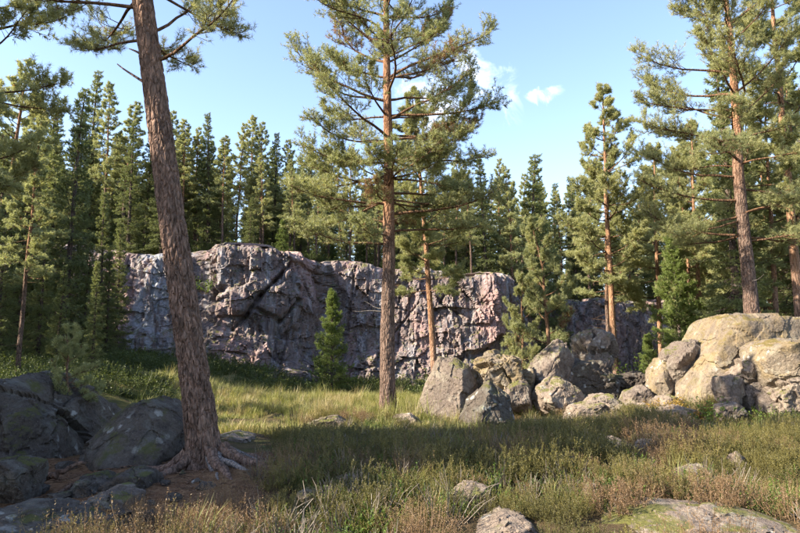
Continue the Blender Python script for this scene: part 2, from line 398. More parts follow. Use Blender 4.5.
    # top: run back over the rim onto the plateau
    top = []
    for j in range(1, nt + 1):
        w = j / nt * 5.4
        q = face[-1].copy(); q[:, 0] -= Nn[:, 0] * w; q[:, 1] -= Nn[:, 1] * w
        zz = zt + .10 * np.sqrt(w) + .10 * fbm2(q[:, 0] * 1.1, q[:, 1] * 1.1, 3, 88) - .62 * sstep(3.2, 5.4, np.full(nu, w))
        q[:, 2] = zz; top.append(q)
    V = np.concatenate([face, np.array(top)], 0)
    me = mesh_np('rock_cliff', V, grid_faces(nv + nt, nu), M['cliff'], smooth=False)
    link('rock_cliff', me, kind='structure', label='tall grey and pinkish fractured rock cliff with diagonal cracks')
build_cliff()

# ------------------------------------------------------------------ boulders
_ICO = {}
def ico(n):
    if n not in _ICO:
        bm = bmesh.new(); bmesh.ops.create_icosphere(bm, subdivisions=n, radius=1.0); bm.verts.ensure_lookup_table()
        v = np.array([x.co[:] for x in bm.verts]); f = np.array([[q.index for q in p.verts] for p in bm.faces]); bm.free(); _ICO[n] = (v, f)
    return _ICO[n]

def hull_rock(pts, n=6, sharp=18, seed=0, rough=1.0, crack=.5, chop=9):
    """rounded, fractured rock filling the convex hull of pts; returns verts (about its centre), faces, centre"""
    pts = np.asarray(pts, float); c = pts.mean(0); q = pts - c
    bm = bmesh.new()
    for p in q: bm.verts.new(p)
    r = bmesh.ops.convex_hull(bm, input=bm.verts); bm.normal_update()
    Nn, Dd = [], []
    for f in bm.faces:
        nn = np.array(f.normal[:]); dd_ = nn @ np.array(f.verts[0].co[:])
        if dd_ < 0: nn, dd_ = -nn, -dd_
        if f.calc_area() > 1e-7: Nn.append(nn); Dd.append(max(dd_, 1e-3))
    bm.free()
    rg = np.random.default_rng(seed * 7 + 1)
    for nn in nrm(rg.normal(size=(chop, 3))):                           # chipped corners
        Nn.append(nn); Dd.append(float((q @ nn).max()) * rg.uniform(*((.74, .93) if chop > 4 else (.92, .99))))
    Nn = np.array(Nn); Dd = np.array(Dd); V, Fc = ico(n)
    size = (q.max(0) - q.min(0)); sc = float(np.cbrt(np.prod(size)))
    U = nrm(V * size)                                                    # denser along long axes
    a = np.clip(U @ Nn.T, 0, None) / Dd
    k = 1.0 / max(sc, .15)
    rr = (a ** sharp).sum(1) ** (-1.0 / sharp)
    Pn = U * rr[:, None]; w = Pn * k
    jag = .20 * np.stack([fbm(w * 2.2 + 5, 3, seed), fbm(w * 2.2 + 9, 3, seed + 1), fbm(w * 2.2 + 2, 3, seed + 2)], -1)
    F1, F2, D, H = voro3(w * 1.9 * np.array([1.0, 1.0, 1.35]) + seed * 3.1 + jag, seed)
    G1, G2, DD, HH = voro3(w * 4.6 + seed + jag * 2, seed + 40)
    tl = np.stack([_h((H * 1e5).astype(np.int64), np.full(H.shape, j)) - .5 for j in (4, 5, 6)], -1); t2 = np.stack([_h((HH * 1e5).astype(np.int64), np.full(H.shape, j)) - .5 for j in (4, 5, 6)], -1)
    off = rough * sc * (crack * (.070 * (H - .5) * 2 - .035 * np.exp(-((F2 - F1) / .035) ** 2)) + .085 * (D * tl).sum(-1) + .022 * (.4 + crack) * (HH - .5) + .065 * (DD * t2).sum(-1)
                        + .018 * fbm(w * 1.3 + seed, 3, seed + 5, .5) + .019 * fbm(w * 6 + seed, 5, seed + 9, .66))
    Pn = Pn + U * off[:, None]
    return Pn, Fc, c

def boulder(outline, d=None, base=None, front=(), back=1.0, fr=None, mat='granite', n=6, sharp=18, seed=0, rough=1.0, crack=.5, chop=6, sink=.35, name='boulder', label='', group=None, cat='boulder'):
    """outline: silhouette as picture points at depth d (found on the ground under base if not given)"""
    if d is None: d = hit(*base)
    if max(p[0] for p in outline) - min(p[0] for p in outline) < 46 and d > 12: n = 5
    O = np.array([at(px, py, d) for px, py in outline]); c = O.mean(0)
    pts = [*O]
    sh = .84
    for p in O:
        pts.append(c + (p - c) * sh + np.array([0, back, 0]))
        pts.append(p + np.array([0, back * .5, 0]))
    for (px, py, dy) in front:
        pts.append(at(px, py, d + dy))
    if fr:
        for p in O: pts.append(c + (p - c) * .88 + np.array([0, -fr, -0.05 * fr]))
    lowz = O[:, 2].min()
    for p in O:
        if p[2] < lowz + .25 * (O[:, 2].max() - lowz): pts.append(p + np.array([0, back * .3, -sink]))
    V, Fc, c = hull_rock(pts, n, max(sharp * 3, 75), seed, rough, crack, chop)
    me = mesh_np(name, V, Fc, M[mat], smooth=False)
    return link(name, me, loc=c, label=label, cat=cat, group=group)

BO = [  # the pile of rocks beside the clearing
 dict(outline=[(410, 424), (428, 386), (439, 357), (455, 357), (470, 366), (478, 385), (479, 424)], base=(440, 421), front=[(420, 424, -.25), (447, 366, -.25), (463, 372, -.55), (458, 424, -.75)], back=1.1, n=6, sharp=40, rough=.6, crack=.35, seed=1, chop=3,
      label='tall grey boulder with a sloping sunlit edge beside the fir-green clearing\'s tall pine'),
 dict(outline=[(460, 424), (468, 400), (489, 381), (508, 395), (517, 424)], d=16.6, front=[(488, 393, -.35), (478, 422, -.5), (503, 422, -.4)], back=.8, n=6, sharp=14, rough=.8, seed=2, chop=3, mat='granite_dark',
      label='small dark pyramid boulder leaning against the tall grey boulder'),
 dict(outline=[(477, 372), (484, 361), (500, 358), (521, 362), (528, 376), (529, 400), (482, 402)], d=19.6, fr=.4, back=1.2, n=6, rough=1.7, crack=1.8, seed=3, mat='granite_lichen',
      label='blocky cracked tan boulder behind the small dark pyramid boulder'),
 dict(outline=[(526, 385), (533, 362), (557, 339), (566, 343), (574, 356), (574, 380), (545, 398)], d=20.2, front=[(536, 376, -.5), (560, 352, -.55), (556, 392, -.5)], back=1.0, n=6, sharp=30, rough=.8, seed=4, chop=3,
      label='slanted slab boulder with bright upper face in the rock pile'),
 dict(outline=[(533, 402), (538, 388), (552, 377), (566, 380), (584, 392), (590, 408), (560, 416)], d=18.6, front=[(548, 388, -.4), (558, 412, -.5)], back=1.0, n=6, rough=.9, seed=5, mat='granite_pale',
      label='low pale boulder at the front foot of the slanted slab'),
 dict(outline=[(578, 352), (584, 340), (598, 334), (607, 341), (612, 362), (608, 385), (580, 385)], d=23.0, fr=.5, back=1.3, n=6, rough=1.6, crack=1.6, seed=6,
      label='upright boulder with flat pale cap behind the dark rock hollow'),
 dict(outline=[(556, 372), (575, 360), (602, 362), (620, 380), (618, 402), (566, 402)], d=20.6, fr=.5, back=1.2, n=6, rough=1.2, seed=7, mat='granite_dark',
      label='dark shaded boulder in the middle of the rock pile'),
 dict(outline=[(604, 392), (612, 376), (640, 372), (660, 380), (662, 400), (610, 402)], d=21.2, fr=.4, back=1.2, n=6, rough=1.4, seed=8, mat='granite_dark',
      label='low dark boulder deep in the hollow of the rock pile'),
 dict(outline=[(566, 420), (574, 407), (598, 401), (618, 408), (622, 420)], d=17.0, fr=.35, back=.8, n=6, rough=1.1, seed=9, mat='granite_pale',
      label='flat pale ledge rock in front of the rock pile'),
 dict(outline=[(612, 418), (620, 407), (640, 404), (655, 408), (662, 419)], d=17.2, fr=.3, back=.7, n=6, rough=1.1, seed=10, mat='granite_pale',
      label='second flat pale ledge rock beside the low tan shelf'),
 dict(outline=[(622, 408), (628, 392), (644, 386), (656, 394), (658, 410)], d=18.8, fr=.3, back=.7, n=6, seed=40, mat='granite', label='squat brown block before the low dark boulder of the hollow'),
 dict(outline=[(590, 412), (596, 398), (612, 394), (622, 402), (624, 414)], d=17.9, fr=.3, back=.6, n=6, seed=41, mat='granite', label='squat brown block behind the flat pale ledge rock'),
 dict(outline=[(655, 412), (660, 398), (672, 394), (684, 402), (686, 414)], d=17.6, fr=.25, back=.6, n=6, seed=42, mat='granite_pale', label='tan block leaning on the foot of the upright tan block'),
 dict(outline=[(504, 402), (508, 386), (520, 379), (532, 386), (534, 404)], d=18.8, fr=.25, back=.6, n=6, seed=43, mat='granite', label='brown block between the cracked tan boulder and the slanted slab'),
 dict(outline=[(580, 404), (590, 396), (604, 393), (610, 404)], d=18.4, fr=.2, back=.5, n=5, seed=11, mat='granite_pale', label='small pointed pale rock above the flat ledge rock'),
 dict(outline=[(651, 393), (655, 372), (665, 357), (677, 360), (682, 395)], d=18.9, front=[(660, 372, -.4), (672, 395, -.5)], back=.9, n=6, sharp=24, seed=12, mat='granite_lichen',
      label='upright tan block under the rounded grey boulder'),
 dict(outline=[(668, 372), (672, 352), (684, 340), (699, 338), (704, 350), (699, 372), (684, 380)], d=18.4, front=[(678, 360, -.4), (694, 348, -.35)], back=1.0, n=6, sharp=14, seed=13,
      label='rounded grey boulder perched against the giant lichen boulder'),
 dict(outline=[(686, 412), (690, 388), (702, 366), (716, 338), (727, 317), (741, 313), (772, 318), (815, 316), (850, 330), (850, 420)], d=17.6, front=[(700, 402, -.5), (722, 345, -.45), (742, 322, -.35), (741, 405, -.9), (752, 348, -.55), (800, 345, -.1), (846, 410, -.5)], back=2.6, n=7, sharp=36, rough=.5, crack=.0, seed=14, chop=3, mat='granite_lichen',
      label='giant boulder with a sloping face covered in ochre lichen'),
 dict(outline=[(762, 360), (768, 346), (785, 339), (812, 338), (830, 350), (826, 374), (790, 380), (770, 374)], d=15.6, fr=.5, back=1.6, n=6, sharp=9, rough=.6, crack=.0, seed=15, mat='granite_lichen',
      label='rounded mossy boulder jutting out from the giant lichen boulder'),
 dict(outline=[(736, 372), (744, 362), (764, 364), (790, 378), (800, 396), (790, 418), (742, 414)], d=16.4, fr=.35, back=1.2, n=6, rough=1.4, crack=1.5, seed=16, mat='granite_pale',
      label='broken pale rock under the rounded mossy boulder'),
 dict(outline=[(770, 394), (782, 382), (806, 376), (830, 382), (834, 420), (776, 420)], d=15.4, fr=.4, back=1.0, n=6, rough=1.5, crack=1.6, seed=17, mat='granite_pale',
      label='fractured pale block at the outer foot of the giant boulder'),
 dict(outline=[(719, 392), (721, 377), (739, 375), (744, 384), (742, 401), (727, 404)], d=16.0, fr=.22, back=.6, n=6, sharp=24, seed=18,
      label='angular grey block wedged at the foot of the giant boulder'),
 dict(outline=[(717, 418), (720, 406), (734, 401), (745, 408), (746, 419)], d=15.5, fr=.2, back=.5, n=6, seed=19, label='small rounded rock below the wedged angular block'),
 dict(outline=[(640, 422), (650, 411), (680, 406), (702, 412), (706, 422)], d=16.4, fr=.4, back=.8, n=6, sharp=9, rough=.8, seed=20, mat='granite_pale', label='low tan shelf of rock at the foot of the giant boulder'),
 # left, in the shade of the old pine
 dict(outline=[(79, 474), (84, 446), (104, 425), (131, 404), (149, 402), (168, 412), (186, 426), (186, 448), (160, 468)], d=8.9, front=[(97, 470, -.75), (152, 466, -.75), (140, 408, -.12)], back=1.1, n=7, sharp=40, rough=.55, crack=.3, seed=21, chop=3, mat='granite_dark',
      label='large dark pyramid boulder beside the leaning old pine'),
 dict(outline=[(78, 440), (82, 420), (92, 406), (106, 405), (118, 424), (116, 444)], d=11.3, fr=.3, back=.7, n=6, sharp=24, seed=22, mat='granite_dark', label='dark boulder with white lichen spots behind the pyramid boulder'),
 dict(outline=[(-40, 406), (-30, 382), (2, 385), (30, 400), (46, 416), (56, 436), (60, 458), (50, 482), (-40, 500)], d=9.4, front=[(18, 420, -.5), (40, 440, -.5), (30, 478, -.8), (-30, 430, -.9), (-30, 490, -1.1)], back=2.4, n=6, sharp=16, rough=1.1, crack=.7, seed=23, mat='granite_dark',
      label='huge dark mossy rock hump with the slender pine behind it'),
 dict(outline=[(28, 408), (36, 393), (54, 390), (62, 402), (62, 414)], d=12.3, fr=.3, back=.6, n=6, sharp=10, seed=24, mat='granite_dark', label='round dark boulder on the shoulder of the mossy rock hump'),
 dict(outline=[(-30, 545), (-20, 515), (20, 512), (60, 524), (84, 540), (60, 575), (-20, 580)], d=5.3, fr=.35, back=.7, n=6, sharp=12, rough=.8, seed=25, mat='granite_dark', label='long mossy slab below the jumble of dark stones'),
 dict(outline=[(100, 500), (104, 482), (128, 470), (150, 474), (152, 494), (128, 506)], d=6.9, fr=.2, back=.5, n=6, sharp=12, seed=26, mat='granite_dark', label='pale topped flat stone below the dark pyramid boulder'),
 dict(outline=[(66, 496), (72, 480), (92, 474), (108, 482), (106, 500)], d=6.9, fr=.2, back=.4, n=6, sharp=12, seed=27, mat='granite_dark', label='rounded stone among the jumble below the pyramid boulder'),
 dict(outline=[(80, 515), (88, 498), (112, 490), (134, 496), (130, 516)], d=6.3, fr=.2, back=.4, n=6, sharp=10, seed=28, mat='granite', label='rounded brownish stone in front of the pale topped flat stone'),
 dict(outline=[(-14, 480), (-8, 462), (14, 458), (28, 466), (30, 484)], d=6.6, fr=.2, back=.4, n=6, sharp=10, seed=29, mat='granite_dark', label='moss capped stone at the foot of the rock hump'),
 # bare rock showing through the heather
 dict(outline=[(586, 462), (596, 446), (618, 441), (640, 448), (650, 464)], d=9.4, fr=.45, back=1.3, n=6, sharp=8, rough=.8, seed=30, mat='granite_pale', label='bare pale rock slab in a gap of the heather', name='rock_slab', cat='rock'),
 dict(outline=[(466, 552), (480, 533), (508, 520), (532, 524), (552, 552)], d=5.3, fr=.2, back=.5, n=6, sharp=8, rough=.8, seed=31, mat='granite_pale', label='low grey rock hump among pale heather', name='rock_slab', cat='rock'),
 dict(outline=[(596, 550), (614, 524), (660, 515), (720, 516), (772, 520), (806, 532), (820, 555)], d=5.4, fr=.3, back=.6, n=6, sharp=8, rough=1.0, seed=32, mat='granite', label='broad flat rock shelf with brown litter fringed by heather', name='rock_slab', cat='rock'),
 dict(outline=[(206, 446), (214, 437), (232, 433), (250, 437), (258, 446)], d=12.6, fr=.3, back=.6, n=6, sharp=8, seed=33, mat='granite_pale', label='sunlit low pink rock just beyond the leaning old pine', name='rock_slab', cat='rock'),
 dict(outline=[(386, 428), (394, 416), (410, 413), (420, 420), (424, 430)], d=17.6, fr=.3, back=.6, n=6, sharp=10, seed=34, mat='granite_pale', label='small low rock at the foot of the tall clearing pine', name='rock_slab', cat='rock'),
 dict(outline=[(300, 432), (312, 421), (336, 417), (352, 424), (360, 433)], d=16.6, fr=.3, back=.6, n=6, sharp=8, seed=35, mat='granite', label='low mound of rock in the grass near the tall clearing pine', name='rock_slab', cat='rock'),
]
BO[0]['label'] = 'tall grey boulder with a sloping sunlit edge near the tall clearing pine'
for b in BO: boulder(**b)

# loose stones: a few shapes, each stone an object of its own
STONES = []
for k in range(6):
    rng = np.random.default_rng(500 + k)
    pts = rng.normal(size=(14, 3)); pts = nrm(pts) * np.array([.55, .45, .34]) * rng.uniform(.8, 1.1, (14, 1))
    V, Fc, c = hull_rock(pts, 5, 40, 60 + k); STONES.append((V, Fc))
SM = {}
def stone(k, matn, loc, s, rz, label, group):
    key = (k, matn)
    if key not in SM: SM[key] = mesh_np('stone', *STONES[k], M[matn], smooth=False)
    o = link('stone', SM[key], loc=loc, label=label, cat='stone', group=group)
    o.scale = (s, s, s * .9); o.rotation_euler = (random.Random(int(rz * 1000)).uniform(-.3, .3), 0, rz)
    return o
rng = np.random.default_rng(8)
n = 0
for (px, py) in [(60, 500), (40, 492), (52, 516), (20, 500), (150, 505), (165, 486), (120, 518), (100, 528), (72, 526), (175, 500), (140, 524), (160, 470), (196, 482), (8, 490), (30, 470), (64, 470), (182, 474), (48, 528), (118, 486), (205, 490)]:
    d = hit(px, py); p = at(px, py, d); s = rng.uniform(.22, .42) * (1 if px < 150 else .6)
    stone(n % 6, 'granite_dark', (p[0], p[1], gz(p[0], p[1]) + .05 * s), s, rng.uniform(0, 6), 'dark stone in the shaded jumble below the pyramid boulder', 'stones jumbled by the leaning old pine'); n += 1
for (px, py) in [(598, 412), (606, 404), (628, 403), (636, 412), (646, 404), (618, 398), (634, 397), (600, 397), (660, 402), (590, 414), (652, 418), (672, 416), (624, 416), (610, 420), (560, 418), (700, 416)]:
    d = 17.4 if py > 408 else 18.6; p = at(px, py, d); s = rng.uniform(.28, .6)
    stone(n % 6, 'granite_pale', (p[0], p[1], gz(p[0], p[1]) + .15 * s), s, rng.uniform(0, 6), 'pale stone in the rubble before the dark rock hollow', 'rubble stones before the rock hollow'); n += 1
for i in range(26):
    x = rng.uniform(3.6, 7.6); y = rng.uniform(16.6, 19.4); s = rng.uniform(.16, .42)
    stone(n % 6, 'granite_pale' if i % 2 else 'granite', (x, y, gz(x, y) + .1 * s), s, rng.uniform(0, 6), ('pale' if i % 2 else 'brown') + ' broken stone strewn between the flat ledge rocks', 'broken stones by the ledge rocks'); n += 1
for (px, py) in [(470, 505), (560, 470), (590, 500), (430, 470), (690, 480), (540, 448), (350, 490), (650, 455), (740, 470), (310, 505)]:
    d = hit(px, py); p = at(px, py, d); s = rng.uniform(.25, .45)
    stone(n % 6, 'granite_pale', (p[0], p[1], gz(p[0], p[1]) + .22 * s), s, rng.uniform(0, 6), 'small stone poking out of the heather', 'stones poking out of the heather'); n += 1
for i in range(46):
    x = rng.uniform(-17, 7.5); y = CLIFF(x) - rng.uniform(1.6, 7.0) ** 1.0; s = rng.uniform(.5, 1.5) * (1.25 if rng.random() < .3 else .8)
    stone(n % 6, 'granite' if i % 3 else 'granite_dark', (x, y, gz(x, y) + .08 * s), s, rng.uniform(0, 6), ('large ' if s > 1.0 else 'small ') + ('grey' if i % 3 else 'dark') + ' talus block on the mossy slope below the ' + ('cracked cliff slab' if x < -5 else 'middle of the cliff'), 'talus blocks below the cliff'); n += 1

# ------------------------------------------------------------------ trees
def dirs(az, el):
    return np.stack([np.cos(el) * np.cos(az), np.cos(el) * np.sin(az), np.sin(el)], -1)

def grow(P0, az, el, L, k, rng, wob=.18, lift=0.0, sag=0.0):
    """N polylines of k points; el drifts by sag (early) and lift (late)"""
    N = len(P0); P = np.zeros((N, k, 3)); P[:, 0] = P0; st = L / (k - 1); az = az.copy(); el = el.copy()
    for j in range(1, k):
        t = j / (k - 1)
        az = az + rng.normal(0, wob, N); el = el + rng.normal(0, wob * .7, N) + (lift * t * 2 - sag * (1 - t) * 2) / (k - 1)
        P[:, j] = P[:, j - 1] + dirs(az, np.clip(el, -1.4, 1.45)) * st[:, None]
    return P

def along(P, s):
    """points and unit tangents at fractions s (N,n) of polylines P (N,k,3)"""
    N, k, _ = P.shape; f = np.clip(s, 0, .9999) * (k - 1); i = f.astype(int); w = (f - i)[..., None]
    r = np.arange(N)[:, None]; A = P[r, i]; B = P[r, i + 1]
    return A * (1 - w) + B * w, nrm(B - A)

def needles(P, A, L, n, nl, nw, ang, rng, tint, dead):
    N = len(P); t = rng.random((N, n)) ** .7; ph = rng.random((N, n)) * 2 * np.pi; an = ang * rng.uniform(.6, 1.35, (N, n))
    ref = np.where(np.abs(A[:, 2:3]) > .8, np.array([1., 0, 0]), np.array([0, 0, 1.]))
    B = nrm(np.cross(A, ref)); C = np.cross(A, B)
    pr = B[:, None] * np.cos(ph)[..., None] + C[:, None] * np.sin(ph)[..., None]
    D = A[:, None] * np.cos(an)[..., None] + pr * np.sin(an)[..., None]
    b = P[:, None] + A[:, None] * (L[:, None] * t)[..., None]
    ln = nl * rng.uniform(.7, 1.25, (N, n))
    S = nrm(np.cross(D, rng.normal(size=(N, n, 3)))) * nw * .5
    V = np.stack([b - S, b + S, b + D * ln[..., None]], 2).reshape(-1, 3)
    ti = np.repeat(np.clip(tint[:, None] + rng.normal(0, .12, (N, n)), 0, 1).ravel(), 3); de = np.repeat(np.repeat(dead, n), 3)
    return V, np.arange(len(V)).reshape(-1, 3), ti, de

def make_tree(seed, spine, rad, lo, Rmax, n1, prof, el0, el1, n2f, n3, shoot, nn, nl, nw, ang, lat=(25, 70), lift=.5, sag=.2, droop2=0.0, L2=(.18, .38), L3=(.12, .30), deadfrac=0.0, bark='bark', leaf='pine',
              msides=12, bump=0.0, n0dead=0, hero=False, t_pow=.9, whorl=0, up=.35, flare=.35, min2=.25, up2=.0, segs=26, extra=None):
    """spine (K,3) local points from the base up; returns dict of meshes: trunk, limbs (list or one), crown"""
    rng = np.random.default_rng(seed)
    spine = np.asarray(spine, float); H = spine[-1, 2]
    kz = spine[:, 2]; sp = lambda h: np.stack([np.interp(h, kz, spine[:, 0]), np.interp(h, kz, spine[:, 1]), h], -1)
    tr = lambda h: rad * (1 - np.clip(h / H, 0, 1)) ** .72 * (1 + flare * np.exp(-np.clip(h, 0, 99) / (1.6 * rad))) + .012
    # trunk
    hz = np.linspace(-.35, H * .985, segs)
    P = sp(hz); T = nrm(np.gradient(P, axis=0)); A = nrm(np.cross(T, np.array([0, 1., 0]))); B = np.cross(T, A)
    th = np.arange(msides) * 2 * np.pi / msides; R = np.broadcast_to(tr(hz)[:, None], (segs, msides)).copy()
    if flare > 0:
        lob = np.abs(np.sin(th * 2.5 + seed)) ** 1.5 * .5 + .5 * np.abs(np.sin(th * 1.5 + 2 * seed))
        R += rad * flare * .9 * lob[None] * np.exp(-np.clip(hz, -.1, 99) / (1.1 * rad))[:, None]
    if bump:
        q = np.stack([np.cos(th)[None] * 2.2 + 0 * hz[:, None], np.sin(th)[None] * 2.2 + 0 * hz[:, None], hz[:, None] * 3.8 + 0 * th[None]], -1) * np.array([1.5, 1.5, 1.0])
        q = q + .35 * np.stack([noise3(q * .7, 1), noise3(q * .7 + 4, 2), noise3(q * .7 + 8, 3)], -1)
        F1, F2, D, Hh = voro3(q, 5); G1, G2, _, H2 = voro3(q * 2.4, 9)
        fade = np.clip(1.15 - hz / 9.0, .35, 1)[:, None]
        R += fade * bump * (-1.0 * np.exp(-((F2 - F1) / .16) ** 2) + .45 * (Hh - .5) + .22 * (H2 - .5) - .25 * np.exp(-((G2 - G1) / .15) ** 2) + .3 * fbm(q * 1.2, 3, 7))
    V = P[:, None] + R[..., None] * (A[:, None] * np.cos(th)[None, :, None] + B[:, None] * np.sin(th)[None, :, None])
    out = {'trunk': mesh_np('trunk', V, grid_faces(segs, msides, True), M[bark], smooth=not bump), 'limbs': [], 'H': H}
    # first order limbs
    t = ((np.arange(n1) + rng.random(n1)) / n1) ** t_pow
    if whorl: t = np.clip((np.floor(t * whorl) + .5 + rng.normal(0, .10, n1)) / whorl, 0, .995)
    az = np.arange(n1) * 2.39996 + rng.normal(0, .35, n1)
    el = np.radians(el0 + (el1 - el0) * t + rng.normal(0, 7, n1))
    L = Rmax * prof(t) * rng.uniform(.62, 1.15, n1) + .12
    h = lo + (H * .985 - lo) * t
    if extra:                                                            # hand-placed limbs: height, azimuth, elevation, length
        h = np.concatenate([h, [e[0] for e in extra]]); az = np.concatenate([az, [math.radians(e[1]) for e in extra]]); el = np.concatenate([el, [math.radians(e[2]) for e in extra]])
        L = np.concatenate([L, [e[3] for e in extra]]); t = np.concatenate([t, np.clip([(e[0] - lo) / (H - lo) for e in extra], 0, 1)]); n1 = n1 + len(extra)
    P0 = sp(h)
    k1 = 9
    P1 = grow(P0, az, el, L, k1, rng, .13, lift, sag)
    R1 = (np.minimum(.007 + .0125 * L, tr(h) * .5))[:, None] * np.linspace(1, .22, k1)[None]
    deadb = rng.random(n1) < deadfrac
    tb = np.clip(rng.normal(.45, .2, n1), 0, 1)
    # second order
    idx, s2, = [], []
    for i in range(n1):
        n = max(2, int(n2f(L[i]))); idx += [i] * n; s2 += list(min2 + (1 - min2) * (np.arange(n) + rng.random(n)) / n)
    idx = np.array(idx); s2 = np.array(s2); N2 = len(idx)
    B0, T0 = along(P1[idx], s2[:, None]); B0 = B0[:, 0]; T0 = T0[:, 0]
    side = np.where(np.arange(N2) % 2 == 0, 1, -1)
    a0 = np.arctan2(T0[:, 1], T0[:, 0]); e0 = np.arcsin(np.clip(T0[:, 2], -1, 1))
    l2 = np.clip(L[idx] * rng.uniform(*L2, N2) * (1.2 - .75 * s2), .10, 1.3)
    P2 = grow(B0, a0 + side * np.radians(rng.uniform(*lat, N2)), e0 * .7 + np.radians(rng.normal(up2, 14, N2)) - droop2, l2, 5, rng, .16, lift * .6, 0)
    R2 = np.maximum(.004, .0035 + .009 * l2)[:, None] * np.linspace(1, .35, 5)[None]
    # third order
    i3 = np.repeat(np.arange(N2), n3); s3 = .22 + .78 * ((np.tile(np.arange(n3), N2) + rng.random(N2 * n3)) / n3)
    B3, T3 = along(P2[i3], s3[:, None]); B3 = B3[:, 0]; T3 = T3[:, 0]
    side3 = np.where(np.arange(len(i3)) % 2 == 0, 1, -1)
    a3 = np.arctan2(T3[:, 1], T3[:, 0]) + side3 * np.radians(rng.uniform(15, 75, len(i3))); e3 = np.arcsin(np.clip(T3[:, 2], -1, 1)) * .7 + np.radians(rng.normal(up2, 20, len(i3))) - droop2 * .6
    l3 = rng.uniform(*L3, len(i3)) * np.clip(l2[i3] / .5, .45, 1.1)
    P3 = grow(B3, a3, e3, l3, 3, rng, .2, lift * .5, 0)
    # shoots on third order (several along) and at the ends of second order
    S = np.tile(np.linspace(.35, 1, shoot)[None], (len(i3), 1)); Bs, Ts = along(P3, S)
    Bs = Bs.reshape(-1, 3); Ts = Ts.reshape(-1, 3); own = np.repeat(idx[i3], shoot)
    E2, ET = along(P2, np.array([[.55, .8, 1.0]]).repeat(N2, 0)); Bs = np.concatenate([Bs, E2.reshape(-1, 3)]); Ts = np.concatenate([Ts, ET.reshape(-1, 3)]); own = np.concatenate([own, np.repeat(idx, 3)])
    E1, EU = along(P1, np.array([[.86, .95, 1.0]]).repeat(n1, 0)); Bs = np.concatenate([Bs, E1.reshape(-1, 3)]); Ts = np.concatenate([Ts, EU.reshape(-1, 3)]); own = np.concatenate([own, np.repeat(np.arange(n1), 3)])
    Ax = nrm(Ts + np.array([0, 0, up]) + rng.normal(0, .28, Ts.shape)); NS = len(Bs)
    tint = np.clip(tb[own] * .6 + rng.random(NS) * .45, 0, 1); dead = np.where(deadb[own], (rng.random(NS) < .62) * 1.0, (rng.random(NS) < .012) * 1.0)
    V, Fc, ti, de = needles(Bs, Ax, np.full(NS, nl * .9), nn, nl, nw, ang, rng, tint, dead)
    out['crown'] = mesh_np('crown', V, Fc, M[leaf], {'tint': ti, 'dead': de})
    parts = []; dv = None; out['dead'] = []
    if n0dead:                                                           # bare dead branches on the lower stem
        hd = rng.uniform(lo * .35, lo * 1.1, n0dead); ad = rng.random(n0dead) * 6.28; Ld = rng.uniform(.3, 1.3, n0dead) * min(1.0, Rmax / 2)
        Pd = grow(sp(hd), ad, np.radians(rng.normal(-5, 14, n0dead)), Ld, 6, rng, .22, .3, .2); Rd = (.006 + .007 * Ld)[:, None] * np.linspace(1, .2, 6)[None]
        if hero: out['dead'] = [mesh_np('dead_branch', *tubes(Pd[j:j + 1], Rd[j:j + 1], 5), M['deadwood'], smooth=True) for j in range(n0dead)]
        else: dv = tubes(Pd, Rd, 4)
    bark2 = 'bark_spruce' if bark == 'bark_spruce' else 'limb_bark'
    for a in range(n1 if hero else 1):
        s1 = slice(a, a + 1) if hero else slice(0, n1)
        q2 = (idx == a) if hero else np.ones(N2, bool); q3 = q2[i3]
        pp = [tubes(P1[s1], R1[s1], 7 if hero else 5), tubes(P2[q2], R2[q2], 4) if hero else tubes(P2[q2][:, ::2], R2[q2][:, ::2], 3)]
        if hero: pp.append(tubes(P3[q3][:, ::2], np.full((int(q3.sum()), 2), .004), 3))
        if dv: pp.append(dv)
        v, f = join(pp); parts.append(mesh_np('limb', v, f, M[bark2], smooth=True))
    out['limbs'] = parts
    return out

PINE = lambda t: np.sin(np.pi * (.24 + .76 * t)) ** .75
CONE = lambda t: (1 - t) ** .85 + .03
def wspine(H, seed, amp=.12, n=9):
    r = np.random.default_rng(seed); z = np.linspace(0, H, n); w = np.cumsum(r.normal(0, amp, (n, 2)), 0); w -= w[0]; w *= np.linspace(0, 1, n)[:, None]
    return np.concatenate([w, z[:, None]], 1)

def plant(t, name, loc, label, group=None, s=1.0, rz=0.0, cat='tree', tilt=(0, 0), sz=None):
    e = bpy.data.objects.new(name, None); COL.objects.link(e)
    e.location = loc; e.scale = (s, s, sz or s); e.rotation_euler = (tilt[0], tilt[1], rz); e['label'] = label; e['category'] = cat
    e.empty_display_size = .3
    if group: e['group'] = group
    link('trunk', t['trunk'], e); link('crown', t['crown'], e, kind='stuff')
    many = len(t['limbs']) > 1
    for l in t['limbs']: link('limb' if many else 'limbs', l, e, kind=None if many else 'stuff')
    for l in t['dead']: link('dead_branch', l, e)
    return e

# --- the leaning old pine in front
base = at(206, 462, 8.1); base[2] = gz(base[0], base[1])
trk = [(206, 458), (198, 400), (189.5, 340), (172, 220), (157.5, 110), (142.5, 0)]
sp_ = np.array([at(px, py, 8.1) - base for px, py in trk]); sp_[0] = (0, 0, 0)
top = sp_[-1]; sp_ = np.concatenate([[[.05, 0, -.4]], sp_, [top + [-.45, .1, 3.0], top + [-.6, .3, 6.2], top + [-.5, .4, 8.5]]])
old = make_tree(2, sp_, .19, 6.9, 2.6, 26, PINE, 2, 50, lambda L: 6 + L * 6, 5, 3, 16, .078, .0062, .95, min2=.40, bark='bark_hero', msides=100, bump=.024, hero=True, segs=620, flare=.26,
                extra=[(5.35, -10, 14, 1.6), (5.75, 40, 30, 1.5), (5.65, 175, -2, 1.3), (6.1, 200, -4, 1.7), (6.3, 150, -18, 1.6), (6.5, 20, -20, 1.5), (6.0, 100, -18, 1.4), (6.6, 230, 0, 1.5)])
